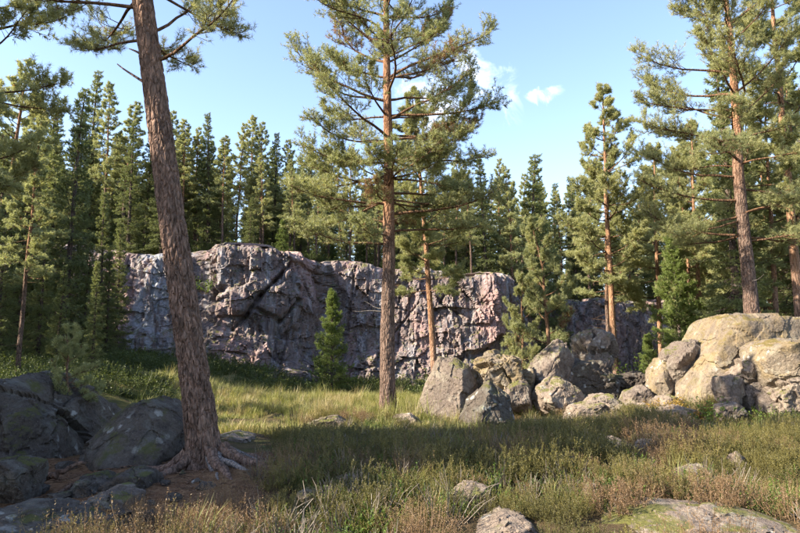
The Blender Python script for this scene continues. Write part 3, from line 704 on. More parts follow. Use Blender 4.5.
old['crown'].materials[0] = M['pine']
oldp = plant(old, 'pine_tree', base, 'old leaning pine with thick plated bark rising out of the picture beside dark boulders')
rng = np.random.default_rng(4)
for (hh, a_, el_, ln) in [(4.95, 178, 32, .48), (5.4, 150, 20, .5)]:
    Pd = grow(np.array([[np.interp(hh, sp_[:, 2], sp_[:, 0]), np.interp(hh, sp_[:, 2], sp_[:, 1]), hh]]), np.array([math.radians(a_)]), np.array([math.radians(el_)]), np.array([ln + .2]), 7, rng, .07)
    v, f = tubes(Pd, np.linspace(.024, .008, 7)[None], 8); link('broken_branch', mesh_np('broken_branch', v, f, M['bark_hero'], smooth=True), oldp)
# roots
for i, (a_, ln, r0, mt) in enumerate([(-20, 1.0, .085, 'bark_hero'), (-60, .95, .08, 'bark_hero'), (20, .9, .06, 'bark_hero'), (190, .8, .08, 'bark_hero'), (230, .8, .07, 'bark_hero'),
                                      (-42, 1.15, .05, 'deadwood'), (-28, 1.3, .035, 'deadwood'), (-70, .9, .035, 'deadwood'), (5, 1.4, .03, 'deadwood')]):
    r = np.random.default_rng(70 + i); k = 14; s = np.linspace(0, 1, k); aa = math.radians(a_) + np.cumsum(r.normal(0, .13, k))
    q = np.cumsum(np.stack([np.cos(aa), np.sin(aa)], -1) * (ln / k), 0); q += np.array([math.cos(math.radians(a_)), math.sin(math.radians(a_))]) * .17
    z = np.array([gz(base[0] + u_[0], base[1] + u_[1]) for u_ in q]) - base[2] + r0 * (.9 - .9 * s) + .15 * np.exp(-s * 6) - .03 + (.03 * np.sin(s * 9 + i) if mt == 'deadwood' else 0)
    v, f = tubes(np.concatenate([q, z[:, None]], 1)[None], (r0 * (1 - .7 * s) * (1 + .07 * r.normal(size=k)))[None], 9)
    link('root', mesh_np('root', v, f, M[mt], smooth=True), oldp)

# --- the tall pine in the clearing
b2 = at(388, 413, 20.0); b2[2] = gz(b2[0], b2[1])
sp2 = np.array([[0, 0, -.3], [.0, 0, 0], [-.03, 0, 2.5], [.02, .05, 5], [.0, 0, 8.5], [-.06, 0, 11], [-.1, 0, 14], [-.05, 0, 17.4]])
tall = make_tree(6, sp2, .25, 6.7, 3.3, 72, PINE, -2, 46, lambda L: 5 + L * 5, 6, 3, 10, .11, .016, .98, min2=.38, hero=True, msides=24, bump=.012, segs=240, deadfrac=.15, n0dead=9, whorl=15,
                 extra=[(5.6, 185, 2, 3.1), (6.3, 165, 12, 3.4), (6.9, 200, 5, 3.3), (7.6, 175, 8, 3.3), (6.0, 5, 3, 3.2), (6.6, -15, 6, 3.6), (7.3, 15, 10, 3.2), (5.9, 250, 0, 2.2), (6.4, 90, 0, 2.5), (7.0, 190, -4, 2.6), (7.9, 168, -6, 2.8), (8.3, 205, 4, 2.9), (7.1, -8, -4, 2.6), (7.8, 12, -6, 2.6), (8.4, -20, 6, 2.8), (7.5, 280, 0, 2.4), (8.1, 250, 5, 2.4), (9.0, 180, 8, 2.8), (9.2, 0, 10, 2.6)])
plant(tall, 'pine_tree', b2, 'tall straight pine with rust-brown dead sprays standing alone in the clearing')

# --- the dark-stemmed pine on the boulder bank
b3 = at(753, 322, 20.6); b3[2] = gz(b3[0], b3[1])
t3 = [(753, 318), (748, 270), (743, 225), (738, 170), (736, 110), (730, 30)]
s3_ = np.array([at(a, b_, 20.6) - b3 for a, b_ in t3]); s3_[0] = (0, 0, 0); s3_ = np.concatenate([[[.02, 0, -.4]], s3_, [s3_[-1] + [-.1, 0, 1.4], s3_[-1] + [-.1, 0, 3.4]]])
bankp = make_tree(9, s3_, .235, 2.9, 3.1, 40, PINE, -3, 42, lambda L: 6 + L * 6, 6, 3, 12, .105, .0125, .98, min2=.42, hero=True, msides=20, bump=.010, segs=200, n0dead=7, whorl=13,
                  extra=[(3.4, 175, 0, 3.3), (4.6, 185, 4, 3.4), (5.4, 178, 6, 3.2), (6.6, 182, 6, 3.3), (7.8, 176, 8, 3.2), (3.9, 200, -4, 2.6), (3.2, -5, 2, 2.6), (4.2, 10, 4, 3.0)])
plant(bankp, 'pine_tree', b3, 'dark-stemmed spreading pine standing behind the giant lichen boulder')

# --- shared tree shapes
PA = make_tree(21, wspine(14, 1), .145, 4.6, 2.4, 50, lambda t: PINE(t) * (1 - .35 * t), -4, 42, lambda L: 3 + L * 7, 5, 3, 12, .115, .0175, .98, min2=.40, bark='bark_orange', n0dead=6, whorl=13)
PE = make_tree(22, wspine(13, 7), .14, 4.0, 2.3, 52, lambda t: PINE(t) * (1 - .35 * t), -8, 42, lambda L: 3 + L * 7, 5, 3, 12, .115, .0175, .98, min2=.40, bark='bark_orange', n0dead=8, whorl=14)
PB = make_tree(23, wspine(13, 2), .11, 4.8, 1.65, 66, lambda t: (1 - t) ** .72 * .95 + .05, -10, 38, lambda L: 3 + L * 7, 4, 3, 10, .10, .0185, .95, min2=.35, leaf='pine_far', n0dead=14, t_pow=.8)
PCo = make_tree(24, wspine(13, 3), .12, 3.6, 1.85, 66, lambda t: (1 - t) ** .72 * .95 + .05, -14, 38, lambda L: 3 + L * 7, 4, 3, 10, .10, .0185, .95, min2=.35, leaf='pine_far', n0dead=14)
PD = make_tree(25, wspine(6, 4, .07), .085, .9, 1.55, 22, lambda t: (1 - t) ** .5 * .9 + .15, 0, 45, lambda L: 6 + L * 7, 5, 3, 13, .105, .0125, .95, min2=.3, bark='twig', deadfrac=.05)
SA = make_tree(31, wspine(14, 5, .04), .17, .6, 1.75, 130, CONE, -24, 38, lambda L: 3 + L * 10, 3, 3, 9, .085, .020, .5, lat=(35, 62), lift=.45, sag=.25, droop2=.18, L2=(.22, .38), L3=(.12, .26), bark='bark_spruce', leaf='spruce', up=-.05, min2=.12, t_pow=1.15, flare=.2)
SB = make_tree(32, wspine(13, 6, .05), .16, .8, 1.5, 125, CONE, -20, 40, lambda L: 3 + L * 10, 3, 3, 9, .085, .020, .5, lat=(35, 62), lift=.45, sag=.3, droop2=.25, L2=(.22, .4), L3=(.12, .26), bark='bark_spruce', leaf='spruce', up=-.08, min2=.12, t_pow=1.1, flare=.2)
SY = make_tree(33, wspine(5.6, 8, .02), .06, .1, 1.25, 110, CONE, -4, 50, lambda L: 5 + L * 9, 4, 3, 7, .065, .013, .55, lat=(35, 60), lift=.45, sag=.1, L2=(.22, .42), L3=(.10, .20), bark='bark_spruce', leaf='spruce_young', up=.12, min2=.1, flare=.1)
SP = make_tree(34, wspine(2.2, 9, .05), .02, .25, .55, 22, lambda t: (1 - t) ** .6 * .9 + .12, 12, 55, lambda L: 3 + L * 6, 3, 3, 18, .07, .006, .7, bark='twig', L3=(.06, .12))

def put(t, name, px, d, top_py, label, group=None, base_z=None, rz=0.0, smin=.3, wide=1.0):
    """tree whose stem stands at picture column px, depth d; its top reaches picture row top_py"""
    p = at(px, 300, d); z = gz(p[0], p[1]) if base_z is None else base_z
    H = at(px, top_py, d)[2] - z
    s = max(smin, H / t['H'])
    return plant(t, name, (p[0], p[1], z - .05), label, group, s * wide, rz, sz=s)

# individual trees
e = put(PA, 'pine_tree', 436, 24.0, 92, 'slim orange-barked pine slanting up behind the tall grey boulder', rz=.6); e.rotation_euler = (0, -.085, .6)
put(PA, 'pine_tree', 612, 31.0, 84, 'tall orange-stemmed pine rising straight out of the rock hollow', rz=2.2)
put(PB, 'pine_tree', 606, 33.0, 150, 'thin reddish pine close behind the orange-stemmed pine of the hollow', rz=1.2)
put(PA, 'pine_tree', 659, 33.0, 142, 'slender orange-stemmed pine beside the bright green spruce', rz=4.0)
put(PE, 'pine_tree', 799, 22.5, -60, 'orange-barked pine standing next to the dark-stemmed bank pine', rz=5.1)
put(PA, 'pine_tree', 700, 29.0, 120, 'bushy pine filling the gap behind the dark-stemmed bank pine', rz=3.1)
put(PD, 'pine_tree', 548, 27.0, 222, 'young crooked pine with pale sunlit sprays in front of the cliff corner', rz=.4, wide=.85)
put(PD, 'pine_tree', 521, 30.0, 275, 'low young pine huddled against the cliff corner', rz=2.6, wide=.8)
put(SY, 'spruce_tree', 333, 36.0, 291, 'small bright green spruce alone at the foot of the cliff', rz=0, wide=1.05)
put(SY, 'spruce_tree', 678, 28.5, 236, 'bright green young spruce behind the rounded grey boulder', rz=1.0, wide=1.05)
put(SY, 'spruce_tree', 646, 36.0, 334, 'small green spruce at the base of the far rock wall', rz=2.0, wide=1.3)
put(PB, 'pine_tree', 23, 17.5, 118, 'slender bare-stemmed pine behind the mossy rock hump', rz=0.3)
put(SB, 'spruce_tree', 96, 21.0, 286, 'grey-green young spruce at the dark forest edge', rz=.5)
put(SP, 'pine_sapling', 77, 10.6, 335, 'thin pine sapling among the dark boulders', rz=.5)

# the forest on top of the cliff: skyline trees first
R = random.Random(5)
def forest_label(kind, zone, x, y, H, t):
    nm = 'pine' if kind == 'p' else 'spruce'
    big = 'tall ' if H > 11.5 else 'shorter '
    look = {id(PA): 'broad-crowned ', id(PE): 'low-branched ', id(PB): 'bare-stemmed ', id(PCo): 'bushy ', id(SA): 'wide-skirted ', id(SB): 'narrow '}[id(t)]
    if zone == 'c':
        rim = 'at the rim' if y < CLIFF(x) + 6 else 'deeper in the forest'
        where = 'above the cliff slab with the long diagonal cracks' if x < -5 else ('above the pinkish middle of the cliff' if x < 9 else 'above the far low rock wall')
        return big + look + nm + ' ' + rim + ' ' + where, nm + 's on the cliff top'
    if zone == 'l':
        where = 'beside the pale streaked end of the cliff' if y > 34 else 'behind the slender pine of the rock hump'
        return big + look + nm + ' in the dark forest ' + where, nm + 's of the dark forest'
    where = 'close behind the giant lichen boulder' if y < 36 else 'far back in the wood beyond the giant lichen boulder'
    return big + look + nm + ' ' + where, nm + 's of the wood behind the boulders'
SPOTS = []
def tree_at(kind, zone, x, y, H, wide=1.0):
    for (a, b_) in SPOTS:
        if (a - x) ** 2 + (b_ - y) ** 2 < .9: return
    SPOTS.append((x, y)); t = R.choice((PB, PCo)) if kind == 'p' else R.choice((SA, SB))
    if zone == 'r' and kind == 'p': t = R.choice((PA, PE, PCo))
    lab, grp = forest_label(kind, zone, x, y, H, t); s = H / t['H']
    plant(t, 'pine_tree' if kind == 'p' else 'spruce_tree', (x, y, gz(x, y) - .1), lab, grp, s * wide * R.uniform(.9, 1.15), R.uniform(0, 6.28), sz=s, tilt=(R.gauss(0, .015), R.gauss(0, .015)))
for (px, py, dd_, kd) in [(40, 92, 47, 'p'), (55, 110, 50, 's'), (62, 96, 52, 's'), (82, 112, 49, 's'), (98, 70, 50, 's'), (112, 86, 48, 'p'), (128, 100, 49, 'p'), (150, 118, 50, 's'), (172, 112, 50, 'p'), (186, 120, 49, 'p'), (200, 128, 52, 'p'),
                       (214, 112, 50, 's'), (226, 134, 48, 'p'), (240, 122, 49, 'p'), (252, 118, 52, 'p'), (264, 124, 50, 'p'), (276, 132, 52, 's'), (292, 140, 50, 'p'), (310, 150, 51, 'p'), (330, 146, 52, 'p'), (350, 150, 50, 'p'),
                       (455, 150, 50, 'p'), (470, 160, 49, 'p'), (484, 152, 50, 's'), (498, 158, 52, 'p'), (512, 166, 50, 'p'), (529, 154, 53, 's'), (545, 174, 57, 's'), (560, 190, 61, 'p'), (538, 186, 60, 'p'), (552, 182, 66, 's'), (566, 186, 68, 'p'), (578, 184, 66, 's'), (590, 178, 70, 'p'), (520, 172, 60, 'p'), (572, 176, 62, 's'), (585, 166, 61, 'p'), (632, 176, 62, 'p'), (650, 160, 63, 's'), (670, 150, 64, 'p')]:
    p = at(px, py, dd_)
    if p[1] < CLIFF(p[0]) + 1.6: p = at(px, py, float(CLIFF(p[0])) + 1.9)
    tree_at(kd, 'c', p[0], p[1], p[2] - gz(p[0], p[1]))
rng = np.random.default_rng(12)
for i in range(300):
    y = rng.uniform(46, 100); x = rng.uniform(-.72, .66) * y
    if y < CLIFF(x) + 2.2: continue
    lim = 1.6 + y * (340 - np.interp(400 + x / y * F, [0, 100, 250, 400, 530, 640, 800], [110, 100, 140, 165, 175, 190, 120]) - 8) / F - gz(x, y)
    H = min(rng.uniform(10, 14.5), lim)
    if H < 4: continue
    tree_at('s' if rng.random() < (.38 if y < 62 else .62) else 'p', 'c', x, y, H)
for i in range(60):
    x = rng.uniform(-19, 26); y = CLIFF(x) + rng.uniform(3.6, 14); t = (SB, SY, SA)[i % 3]; H = rng.uniform(2.2, 5.0); s = H / t['H']
    if any((a - x) ** 2 + (b_ - y) ** 2 < .5 for a, b_ in SPOTS): continue
    SPOTS.append((x, y)); where = 'above the cracked cliff slab' if x < -5 else ('above the pinkish middle of the cliff' if x < 9 else 'above the far low rock wall')
    plant(t, 'spruce_tree', (x, y, gz(x, y) - .05), ('light green' if t is SY else 'dark') + ' young spruce between the tall stems ' + where, 'young spruces of the cliff-top understory', s * 1.25, R.uniform(0, 6), sz=s)
for i in range(46):
    y = rng.uniform(58, 76); x = rng.uniform(-.62, .10) * y; tree_at('s', 'c', x, y, rng.uniform(8.5, 12.0))
# shady forest at the cliff's end
for i in range(46):
    y = rng.uniform(29, 43); x = -rng.uniform(.50, .95) * y - .8
    if y > CLIFF(x) - 1.0 or abs(y - 36 - .325 * (x + 3.9)) < 1.3: continue
    tree_at('s' if rng.random() < .72 else 'p', 'l', x, y, rng.uniform(10, 15))
for (px, dd_, tp, kd) in [(60, 33, 150, 's'), (84, 35, 170, 's'), (108, 38, 190, 's'), (44, 36, 140, 's'), (12, 31, 130, 's'), (122, 39.5, 220, 's'), (72, 30, 215, 's'), (48, 27, 205, 's'), (8, 25.5, 190, 's'), (30, 29, 170, 's'), (88, 31, 240, 's'), (112, 34, 250, 's'), (-16, 24, 160, 's'), (62, 25, 262, 's')]:
    p = at(px, tp, dd_); tree_at(kd, 'l', p[0], p[1], p[2] - gz(p[0], p[1]))
# wood behind the boulder bank
for i in range(60):
    y = rng.uniform(25, 58); x = rng.uniform(.44, .80) * y
    if y > CLIFF(x) - .5 or (x < 13.5 and y < 27): continue
    tree_at('s' if rng.random() < .22 else 'p', 'r', x, y, rng.uniform(8, 13.5))
# trees standing beside the clearing, beyond the frame, whose shade falls across the heather
SH = ('pine beside the clearing on the sunward side', 'pines on the sunward side of the clearing')
SH2 = ('spruce beside the clearing on the sunward side', 'spruces on the sunward side of the clearing')
for (x, y, H, t) in [(-13.2, 3.4, 11, PCo), (-13.6, 5.4, 12.5, PE), (-12.8, 7.6, 11.5, SB), (-17.5, 2.4, 14, PA), (-17.0, 4.6, 15, PCo), (-18.5, 6.6, 15, PE), (-22.0, 0.6, 16, PE), (-21.5, 2.8, 17, SA), (-23.0, 5.2, 17, PA), (-27, -.6, 18, SA), (-28, 2.6, 18, PA),
                     (-25, 23.0, 15, SA), (-27.5, 24.6, 16, SB), (-24, 26.4, 14, SA), (-30, 22.4, 17, SA), (-28.5, 26.6, 16, SB), (-33, 24, 18, SA),
                     (-8.8, 5.9, 5.6, PD), (-8.2, 4.2, 4.8, PD), (-9.6, 7.6, 6.2, PD), (-6.8, 3.0, 3.6, PD), (-10.5, 6.4, 7.5, PCo), (-9.5, 4.9, 6, SY),
                     (-12.6, 14.6, 5.2, SY), (-13.8, 16.8, 5.6, SY), (-15.0, 19.2, 5.8, SY), (-16.6, 21.8, 6.2, SY)]:
    s = H / t['H']; sp_l = SH2 if t in (SA, SB, SY) else SH
    plant(t, 'spruce_tree' if sp_l is SH2 else 'pine_tree', (x, y, gz(x, y) - .05), sp_l[0], sp_l[1], s, R.uniform(0, 6), sz=s)
p = at(-34, 200, 10.8); plant(PA, 'pine_tree', (p[0], p[1], gz(p[0], p[1])), 'pine at the edge of the clearing with sprays hanging in over the rock hump', None, .72, 1.1, sz=.82)

# ------------------------------------------------------------------ ground cover
def blades(rng, n, r, h, w, lean=.5, k=3):
    a = rng.random(n) * 6.28; q = np.sqrt(rng.random(n)) * r; b = np.stack([q * np.cos(a), q * np.sin(a), np.zeros(n) - .04], -1)
    az = a + rng.normal(0, .8, n); hh = h * rng.uniform(.5, 1.15, n); ln = np.abs(rng.normal(lean * .6, lean * .4, n))
    D = np.stack([np.cos(az), np.sin(az)], -1); S = np.stack([-np.sin(az), np.cos(az), np.zeros(n)], -1) * (w * .5)
    mid = b + np.concatenate([D * (ln * hh * .3)[:, None], (hh * .6)[:, None]], 1); tip = b + np.concatenate([D * (ln * hh)[:, None], (hh * (1 - .25 * ln))[:, None]], 1)
    V = np.stack([b - S, b + S, mid + S * .8, mid - S * .8, tip], 1).reshape(-1, 3); o = np.arange(n)[:, None] * 5
    Fc = np.concatenate([o + [0, 1, 2], o + [0, 2, 3], o + [3, 2, 4]]); ti = np.repeat(rng.random(n), 5)
    return V, Fc, ti

def heather(seed, r, h, n, bare=False):
    rng = np.random.default_rng(seed); a = rng.random(n) * 6.28; q = np.sqrt(rng.random(n)) * r * .5
    P0 = np.stack([q * np.cos(a), q * np.sin(a), np.full(n, -.05)], -1); L = h * rng.uniform(.65, 1.2, n)
    P = grow(P0, a + rng.normal(0, .6, n), np.radians(np.clip(86 - 105 * q / r + rng.normal(0, 13, n), 15, 90)), L, 6, rng, .16, .25)
    v, f = tubes(P, np.full((n, 6), .0022) * np.linspace(1.4, .6, 6), 3)
    f = np.concatenate([f[:, [0, 1, 2]], f[:, [0, 2, 3]]]); tw = np.full(len(v), .25)
    m = 9; s = rng.uniform(.35, 1, (n, m)); B, T = along(P, s); B = B.reshape(-1, 3); T = T.reshape(-1, 3)
    P2 = grow(B, rng.random(len(B)) * 6.28, np.radians(rng.uniform(20, 80, len(B))), rng.uniform(.03, .08, len(B)), 3, rng, .2, .2)
    B2, T2 = along(P2, np.tile([.3, .65, 1.0], (len(B), 1))); B2 = B2.reshape(-1, 3); T2 = T2.reshape(-1, 3)
    tb = np.repeat(np.repeat(np.clip(rng.normal(.5, .22, n), 0, 1), m), 3)
    V, Fc, ti, _ = needles(B2, nrm(T2 + [0, 0, .4]), np.full(len(B2), .026), 2 if bare else 7, .013, .0050, .95, rng, tb * .8 + .1, np.zeros(len(B2)))
    return np.concatenate([v, V]), np.concatenate([f, Fc + len(v)]), np.concatenate([tw, ti])

def leafy(seed, r, h, n, leaf, nl):
    rng = np.random.default_rng(seed); a = rng.random(n) * 6.28; q = np.sqrt(rng.random(n)) * r * .4
    P = grow(np.stack([q * np.cos(a), q * np.sin(a), np.full(n, -.03)], -1), a, np.radians(rng.uniform(40, 85, n)), h * rng.uniform(.6, 1.15, n), 5, rng, .2, 0)
    v, f = tubes(P, np.full((n, 5), .003) * np.linspace(1.5, .6, 5), 3); f = np.concatenate([f[:, [0, 1, 2]], f[:, [0, 2, 3]]])
    B, T = along(P, rng.uniform(.2, 1, (n, nl))); B = B.reshape(-1, 3); N = len(B)
    D = nrm(T.reshape(-1, 3) * .4 + rng.normal(size=(N, 3)) * [1, 1, .45]); S = nrm(np.cross(D, nrm(rng.normal(0, .5, (N, 3)) + [0, 0, 1]))); l = leaf * rng.uniform(.6, 1.2, (N, 1))
    V = np.stack([B, B + D * l * .5 + S * l * .3, B + D * l, B + D * l * .5 - S * l * .3], 1).reshape(-1, 3); o = np.arange(N)[:, None] * 4
    Fc = np.concatenate([o + [0, 1, 2], o + [0, 2, 3]]); ti = np.repeat(rng.random(N), 4)
    return np.concatenate([v, V]), np.concatenate([f, Fc + len(v)]), np.concatenate([np.full(len(v), .2), ti])

def scatter(name, label, protos, pts, scl, idx, rz, tilt=.12, tone=None):
    """one ground-cover object: small plant shapes set on points"""
    c = bpy.data.collections.new(name + '_shapes')
    for i, me in enumerate(protos):
        o = bpy.data.objects.new('%s_shape_%02d' % (name, i), me); c.objects.link(o)
    n = len(pts); rngl = np.random.default_rng(n)
    me = bpy.data.meshes.new(name); me.vertices.add(n); me.vertices.foreach_set('co', np.asarray(pts, np.float32).ravel())
    a = me.attributes.new('scl', 'FLOAT', 'POINT'); a.data.foreach_set('value', np.asarray(scl, np.float32))
    a = me.attributes.new('tone', 'FLOAT', 'POINT'); a.data.foreach_set('value', np.asarray(rngl.random(n) if tone is None else tone, np.float32))
    a = me.attributes.new('idx', 'INT', 'POINT'); a.data.foreach_set('value', np.asarray(idx, np.int32))
    rot = np.stack([rngl.normal(0, tilt, n), rngl.normal(0, tilt, n), rz], -1)
    a = me.attributes.new('rot', 'FLOAT_VECTOR', 'POINT'); a.data.foreach_set('vector', rot.astype(np.float32).ravel())
    o = link(name, me, kind='stuff', label=label)
    ng = bpy.data.node_groups.new(name, 'GeometryNodeTree')
    ng.interface.new_socket('Geometry', in_out='INPUT', socket_type='NodeSocketGeometry'); ng.interface.new_socket('Geometry', in_out='OUTPUT', socket_type='NodeSocketGeometry')
    N = ng.nodes; gi = N.new('NodeGroupInput'); go = N.new('NodeGroupOutput'); ip = N.new('GeometryNodeInstanceOnPoints'); ci = N.new('GeometryNodeCollectionInfo')
    ci.inputs['Collection'].default_value = c; ci.inputs['Separate Children'].default_value = True; ci.inputs['Reset Children'].default_value = True
    def at_(nm, ty):
        q = N.new('GeometryNodeInputNamedAttribute'); q.data_type = ty; q.inputs['Name'].default_value = nm; return q.outputs['Attribute']
    ip.inputs['Pick Instance'].default_value = True
    ng.links.new(gi.outputs[0], ip.inputs['Points']); ng.links.new(ci.outputs[0], ip.inputs['Instance']); ng.links.new(at_('idx', 'INT'), ip.inputs['Instance Index'])
    ng.links.new(at_('rot', 'FLOAT_VECTOR'), ip.inputs['Rotation']); ng.links.new(at_('scl', 'FLOAT'), ip.inputs['Scale']); ng.links.new(ip.outputs[0], go.inputs[0])
    md = o.modifiers.new('plants', 'NODES'); md.node_group = ng
    return o

def pm(name, vft, mat):
    return mesh_np(name, vft[0], vft[1], mat, {'tint': vft[2]})

def inhull(x, y):
    """keep ground cover off the larger rocks"""
    ok = np.ones(len(x), bool)
    for o in [q for q in COL.objects if q.name.split('.')[0] in ('boulder', 'rock_slab')]:
        bb = np.array([v[:] for v in o.bound_box]); lx, hx = bb[:, 0].min() + o.location.x, bb[:, 0].max() + o.location.x; ly, hy = bb[:, 1].min() + o.location.y, bb[:, 1].max() + o.location.y
        cx, cy, rx, ry = (lx + hx) / 2, (ly + hy) / 2, (hx - lx) / 2, (hy - ly) / 2
        k = .8
        if o.name.startswith('rock_slab'): k = .95; cy -= .35; ry += .35
        ok &= ((x - cx) / (rx * k)) ** 2 + ((y - cy) / (ry * k)) ** 2 > 1
    return ok
bpy.context.view_layer.update()

rng = np.random.default_rng(99)
HP = [pm('heather_plant', heather(k, .40, .33, 105), M['heather']) for k in range(5)] + [pm('heather_plant', heather(9, .40, .36, 100, True), M['heather'])]
N0 = 9000; y = 4.2 + 16.5 * rng.random(N0); x = (rng.random(N0) * 1.75 - .85) * (y * .68 + 1.0)
den = fbm2(x * .40, y * .40, 3, 33)
keep = ((x > -1.0 - .2 * np.clip(y - 6, 0, 9)) | ((x > -2.6) & (y < 6.2) & (rng.random(N0) < .3))) & (den > -.34) & inhull(x, y)
keep &= ~((y > 14.5) & (x < 2.0) & (rng.random(N0) < .8)) & ~((y > 16.8) & (x > 1.5) & (rng.random(N0) < .5))
x, y, den = x[keep], y[keep], den[keep]
sel = []; gx = {}
for i in range(len(x)):                                                 # bushes keep a distance from each other
    r_ = .27 + .16 * rng.random() + .012 * y[i]; c0 = (int(x[i] // .6), int(y[i] // .6)); ok = True
    for a_ in (-1, 0, 1):
        for b_ in (-1, 0, 1):
            for (xx, yy) in gx.get((c0[0] + a_, c0[1] + b_), ()):
                if (xx - x[i]) ** 2 + (yy - y[i]) ** 2 < r_ * r_: ok = False
    if ok: gx.setdefault(c0, []).append((x[i], y[i])); sel.append(i)
x, y, den = x[sel], y[sel], den[sel]; n = len(x)
tone = np.clip(.5 + .9 * fbm2(x * .9, y * .9, 2, 61) + rng.normal(0, .22, n), 0, 1)
idx = np.where((tone > .82) | (rng.random(n) < .08), 5, rng.integers(0, 5, n))
scatter('heather', 'olive and brown heather covering the foreground', HP, np.stack([x, y, zfun(x, y) - .02], -1), np.clip(rng.uniform(.55, 1.1, n) * (1 + .7 * den), .42, 1.3), idx, rng.random(n) * 6.28, tone=tone)

def grass_tuft(s, n, r, h, w): return pm('grass_tuft', blades(np.random.default_rng(s), n, r, h, w, .7), M['grass'])
GP = [grass_tuft(k, 60, .20, .42, .010) for k in range(3)] + [grass_tuft(7, 46, .22, .26, .012)] + [grass_tuft(8, 30, .16, .75, .009)]
N0 = 15000; y = 14.0 + 27 * rng.random(N0); x = -15 + 29 * rng.random(N0)
d_ = fbm2(x * .3, y * .3, 3, 44)
keep = (y < CLIFF(x) - 12.5) & (d_ > -.35) & inhull(x, y) & ((y > 17) | (x < 2)) & (x < 9.5 + .15 * (y - 20)) & (x > -5.5 - .30 * (y - 12))
x, y, d_ = x[keep], y[keep], d_[keep]; n = len(x); idx = np.where(rng.random(n) < .04, 4, np.where(y < 19, 3, rng.integers(0, 4, n)))
scatter('meadow_grass', 'pale green meadow grass in front of the cliff', GP, np.stack([x, y, zfun(x, y)], -1), rng.uniform(.5, 1.2, n) * (1 + .5 * d_), idx, rng.random(n) * 6.28)

UP = [pm('undergrowth_plant', leafy(k, .3, .32, 22, .035, 12), M['berry']) for k in range(3)]
N0 = 14000; y = 11 + 60 * rng.random(N0) ** 1.1; x = (rng.random(N0) * 1.6 - .8) * y
u1 = fbm2(x * .25, y * .25, 3, 55)
keep = (u1 > -.15) & inhull(x, y) & ((y > CLIFF(x) + 1.2) | ((y > CLIFF(x) - 14.5) & (y < CLIFF(x) - .8)) | (x > 9 + .1 * (y - 18)) | ((x < -4 - .3 * (y - 9))))
x, y = x[keep], y[keep]; n = len(x)
scatter('undergrowth', 'low dark green undergrowth on the forest floor and cliff slope', UP, np.stack([x, y, zfun(x, y)], -1), rng.uniform(.6, 1.6, n) * np.where(y > 30, 1.7, 1), rng.integers(0, 3, n), rng.random(n) * 6.28)

N0 = 2600; y = 4.6 + 13 * rng.random(N0); x = (rng.random(N0) * 1.6 - .55) * (y * .68 + .5); u2 = fbm2(x * .8, y * .8, 3, 58)
keep = (u2 > -.05) & inhull(x, y) & (x > -1.6); x, y = x[keep], y[keep]; n = len(x)
FP = [pm('bilberry_plant', leafy(20 + k, .22, .26, 18, .022, 14), M['leaf' if k else 'berry']) for k in range(2)] + [pm('grass_tuft', blades(np.random.default_rng(70), 26, .12, .42, .006, .6), M['grass']), pm('dead_stems', leafy(27, .25, .34, 22, .010, 3), M['twig_dead'])]
scatter('bilberry_and_grass', 'bilberry sprigs, grass tufts and dead stems growing through the heather', FP, np.stack([x, y, zfun(x, y)], -1), rng.uniform(.6, 1.2, n), rng.choice(4, n, p=[.38, .36, .06, .20]), rng.random(n) * 6.28)

# needle litter, twigs and cones round the old pine
rng = np.random.default_rng(3)
v_, f_ = [], []
N0 = 900; lx = rng.normal(-3.3, 1.3, N0); ly = rng.normal(7.6, 1.1, N0); lz = zfun(lx, ly) + .012; a = rng.random(N0) * 6.28; ln = rng.uniform(.04, .22, N0)
P = np.stack([np.stack([lx - np.cos(a) * ln / 2, ly - np.sin(a) * ln / 2, lz], -1), np.stack([lx, ly, lz + .008], -1), np.stack([lx + np.cos(a + .2) * ln / 2, ly + np.sin(a + .2) * ln / 2, lz], -1)], 1)
v, f = tubes(P, np.full((N0, 3), .003) * rng.uniform(.6, 1.8, (N0, 1)), 4)
link('twig_litter', mesh_np('twig_litter', v, f, M['twig']), kind='stuff', label='fallen twigs and bark bits scattered under the leaning old pine')

# single shrubs and plants
def shrub(name, loc, seed, r, h, n, leaf, nl, mat, label, group=None):
    e = bpy.data.objects.new(name, None); COL.objects.link(e); e.location = loc; e['label'] = label; e['category'] = 'shrub'
    if group: e['group'] = group
    V, Fc, ti = leafy(seed, r, h, n, leaf, nl); tri = ti == .2
    nt_ = int(n * 5 * 3); fs = Fc[(Fc < nt_).all(1)]; fl = Fc[(Fc >= nt_).all(1)] - nt_
    link('stems', mesh_np('stems', V[:nt_], fs, M['twig'], smooth=True), e)
    link('foliage', mesh_np('foliage', V[nt_:], fl, M[mat], {'tint': ti[nt_:]}), e)
    return e
def at_ground(px, d):
    p = at(px, 300, d); return (p[0], p[1], gz(p[0], p[1]))
shrub('leafy_shrub', at_ground(710, 15.6), 1, .5, .75, 40, .07, 22, 'leaf', 'light green leafy shrub at the foot of the giant lichen boulder')
shrub('leafy_shrub', at_ground(760, 14.9), 2, .4, .42, 30, .055, 18, 'leaf', 'low green leafy shrub under the broken pale rock')
shrub('leafy_shrub', at_ground(642, 29.0), 3, 1.3, 2.0, 60, .12, 26, 'leaf', 'tall green bush below the bright young spruce')
shrub('leafy_shrub', at_ground(622, 27.0), 4, 1.0, 1.2, 50, .10, 22, 'leaf', 'low green bush behind the rock hollow')
shrub('leafy_shrub', at_ground(520, 19.2), 5, .4, .6, 30, .05, 18, 'leaf', 'grass-green shrub beside the low pale boulder')
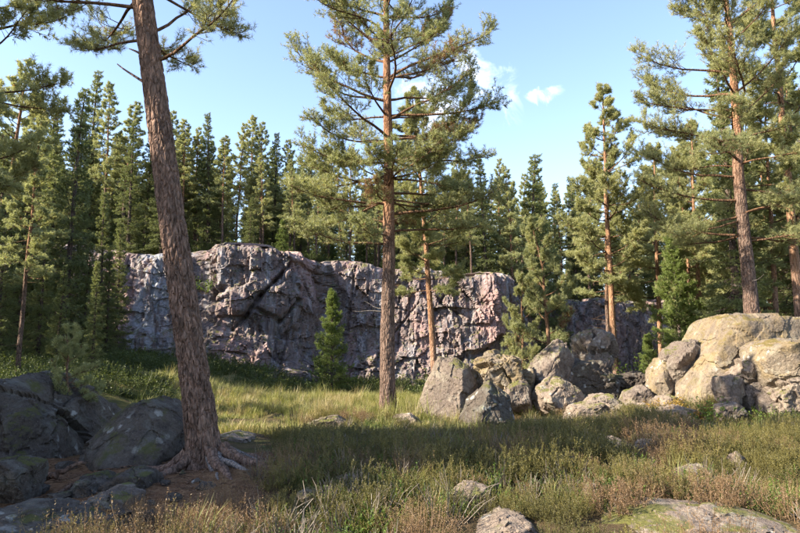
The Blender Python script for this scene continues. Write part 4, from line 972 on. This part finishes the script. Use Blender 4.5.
shrub('autumn_shrub', at_ground(664, 16.8), 6, .6, .55, 60, .06, 20, 'ochre_leaf', 'orange-yellow autumn shrub between tan block and giant boulder')
shrub('autumn_shrub', at_ground(684, 16.2), 7, .5, .38, 46, .05, 18, 'ochre_leaf', 'low yellowish autumn shrub on the tan rock shelf')
rb = np.random.default_rng(77)
for i in range(16):
    x = rb.uniform(-16, 7); y = CLIFF(x) - rb.uniform(1.8, 5.5)
    shrub('leafy_shrub', (x, y, gz(x, y)), 100 + i, rb.uniform(.5, .9), rb.uniform(.8, 1.7), 26, .10, 16, 'leaf' if i % 2 else 'berry', ('light' if i % 2 else 'dark') + ' green bush on the slope below the ' + ('cracked cliff slab' if x < -5 else 'middle of the cliff'), 'bushes below the cliff')
p = at(206, 285, 41.0)
shrub('leafy_shrub', (p[0], p[1] - .4, p[2] - .6), 8, .6, 1.3, 26, .13, 16, 'leaf', 'light green birch shoots growing in the cliff cleft')
# fallen wood
def log(name, pts, r0, r1, mat, label, cat='log'):
    P = np.array(pts)[None]; k = 12; s = np.linspace(0, 1, k); Q, _ = along(P, s[None]); Q = Q + np.random.default_rng(len(label)).normal(0, r0 * .35, Q.shape)
    v, f = tubes(Q, np.linspace(r0, r1, k)[None], 8)
    c = v.mean(0); return link(name, mesh_np(name, v - c, f, M[mat], smooth=True), loc=c, label=label, cat=cat)
a_ = at(146, 350, 40.3); b_ = at(178, 348, 40.6); log('fallen_log', [a_, (a_ + b_) / 2, b_], .10, .06, 'deadwood', 'pale dead log lying across the foot of the cliff')
q = [at(44, 474, 7.4), at(62, 466, 7.5), at(84, 458, 7.7)]; q = [np.array([w[0], w[1], gz(w[0], w[1]) + .06 + .05 * i]) for i, w in enumerate(q)]
log('fallen_branch', q, .045, .02, 'limb_bark', 'dark fallen branch in front of the pyramid boulder', 'branch')
q = [at(60, 492, 6.7), at(76, 478, 7.0), at(92, 470, 7.4)]; q = [np.array([w[0], w[1], gz(w[0], w[1]) + .05]) for w in q]
log('fallen_branch', q, .03, .012, 'limb_bark', 'thin crooked fallen branch on the needle litter', 'branch')
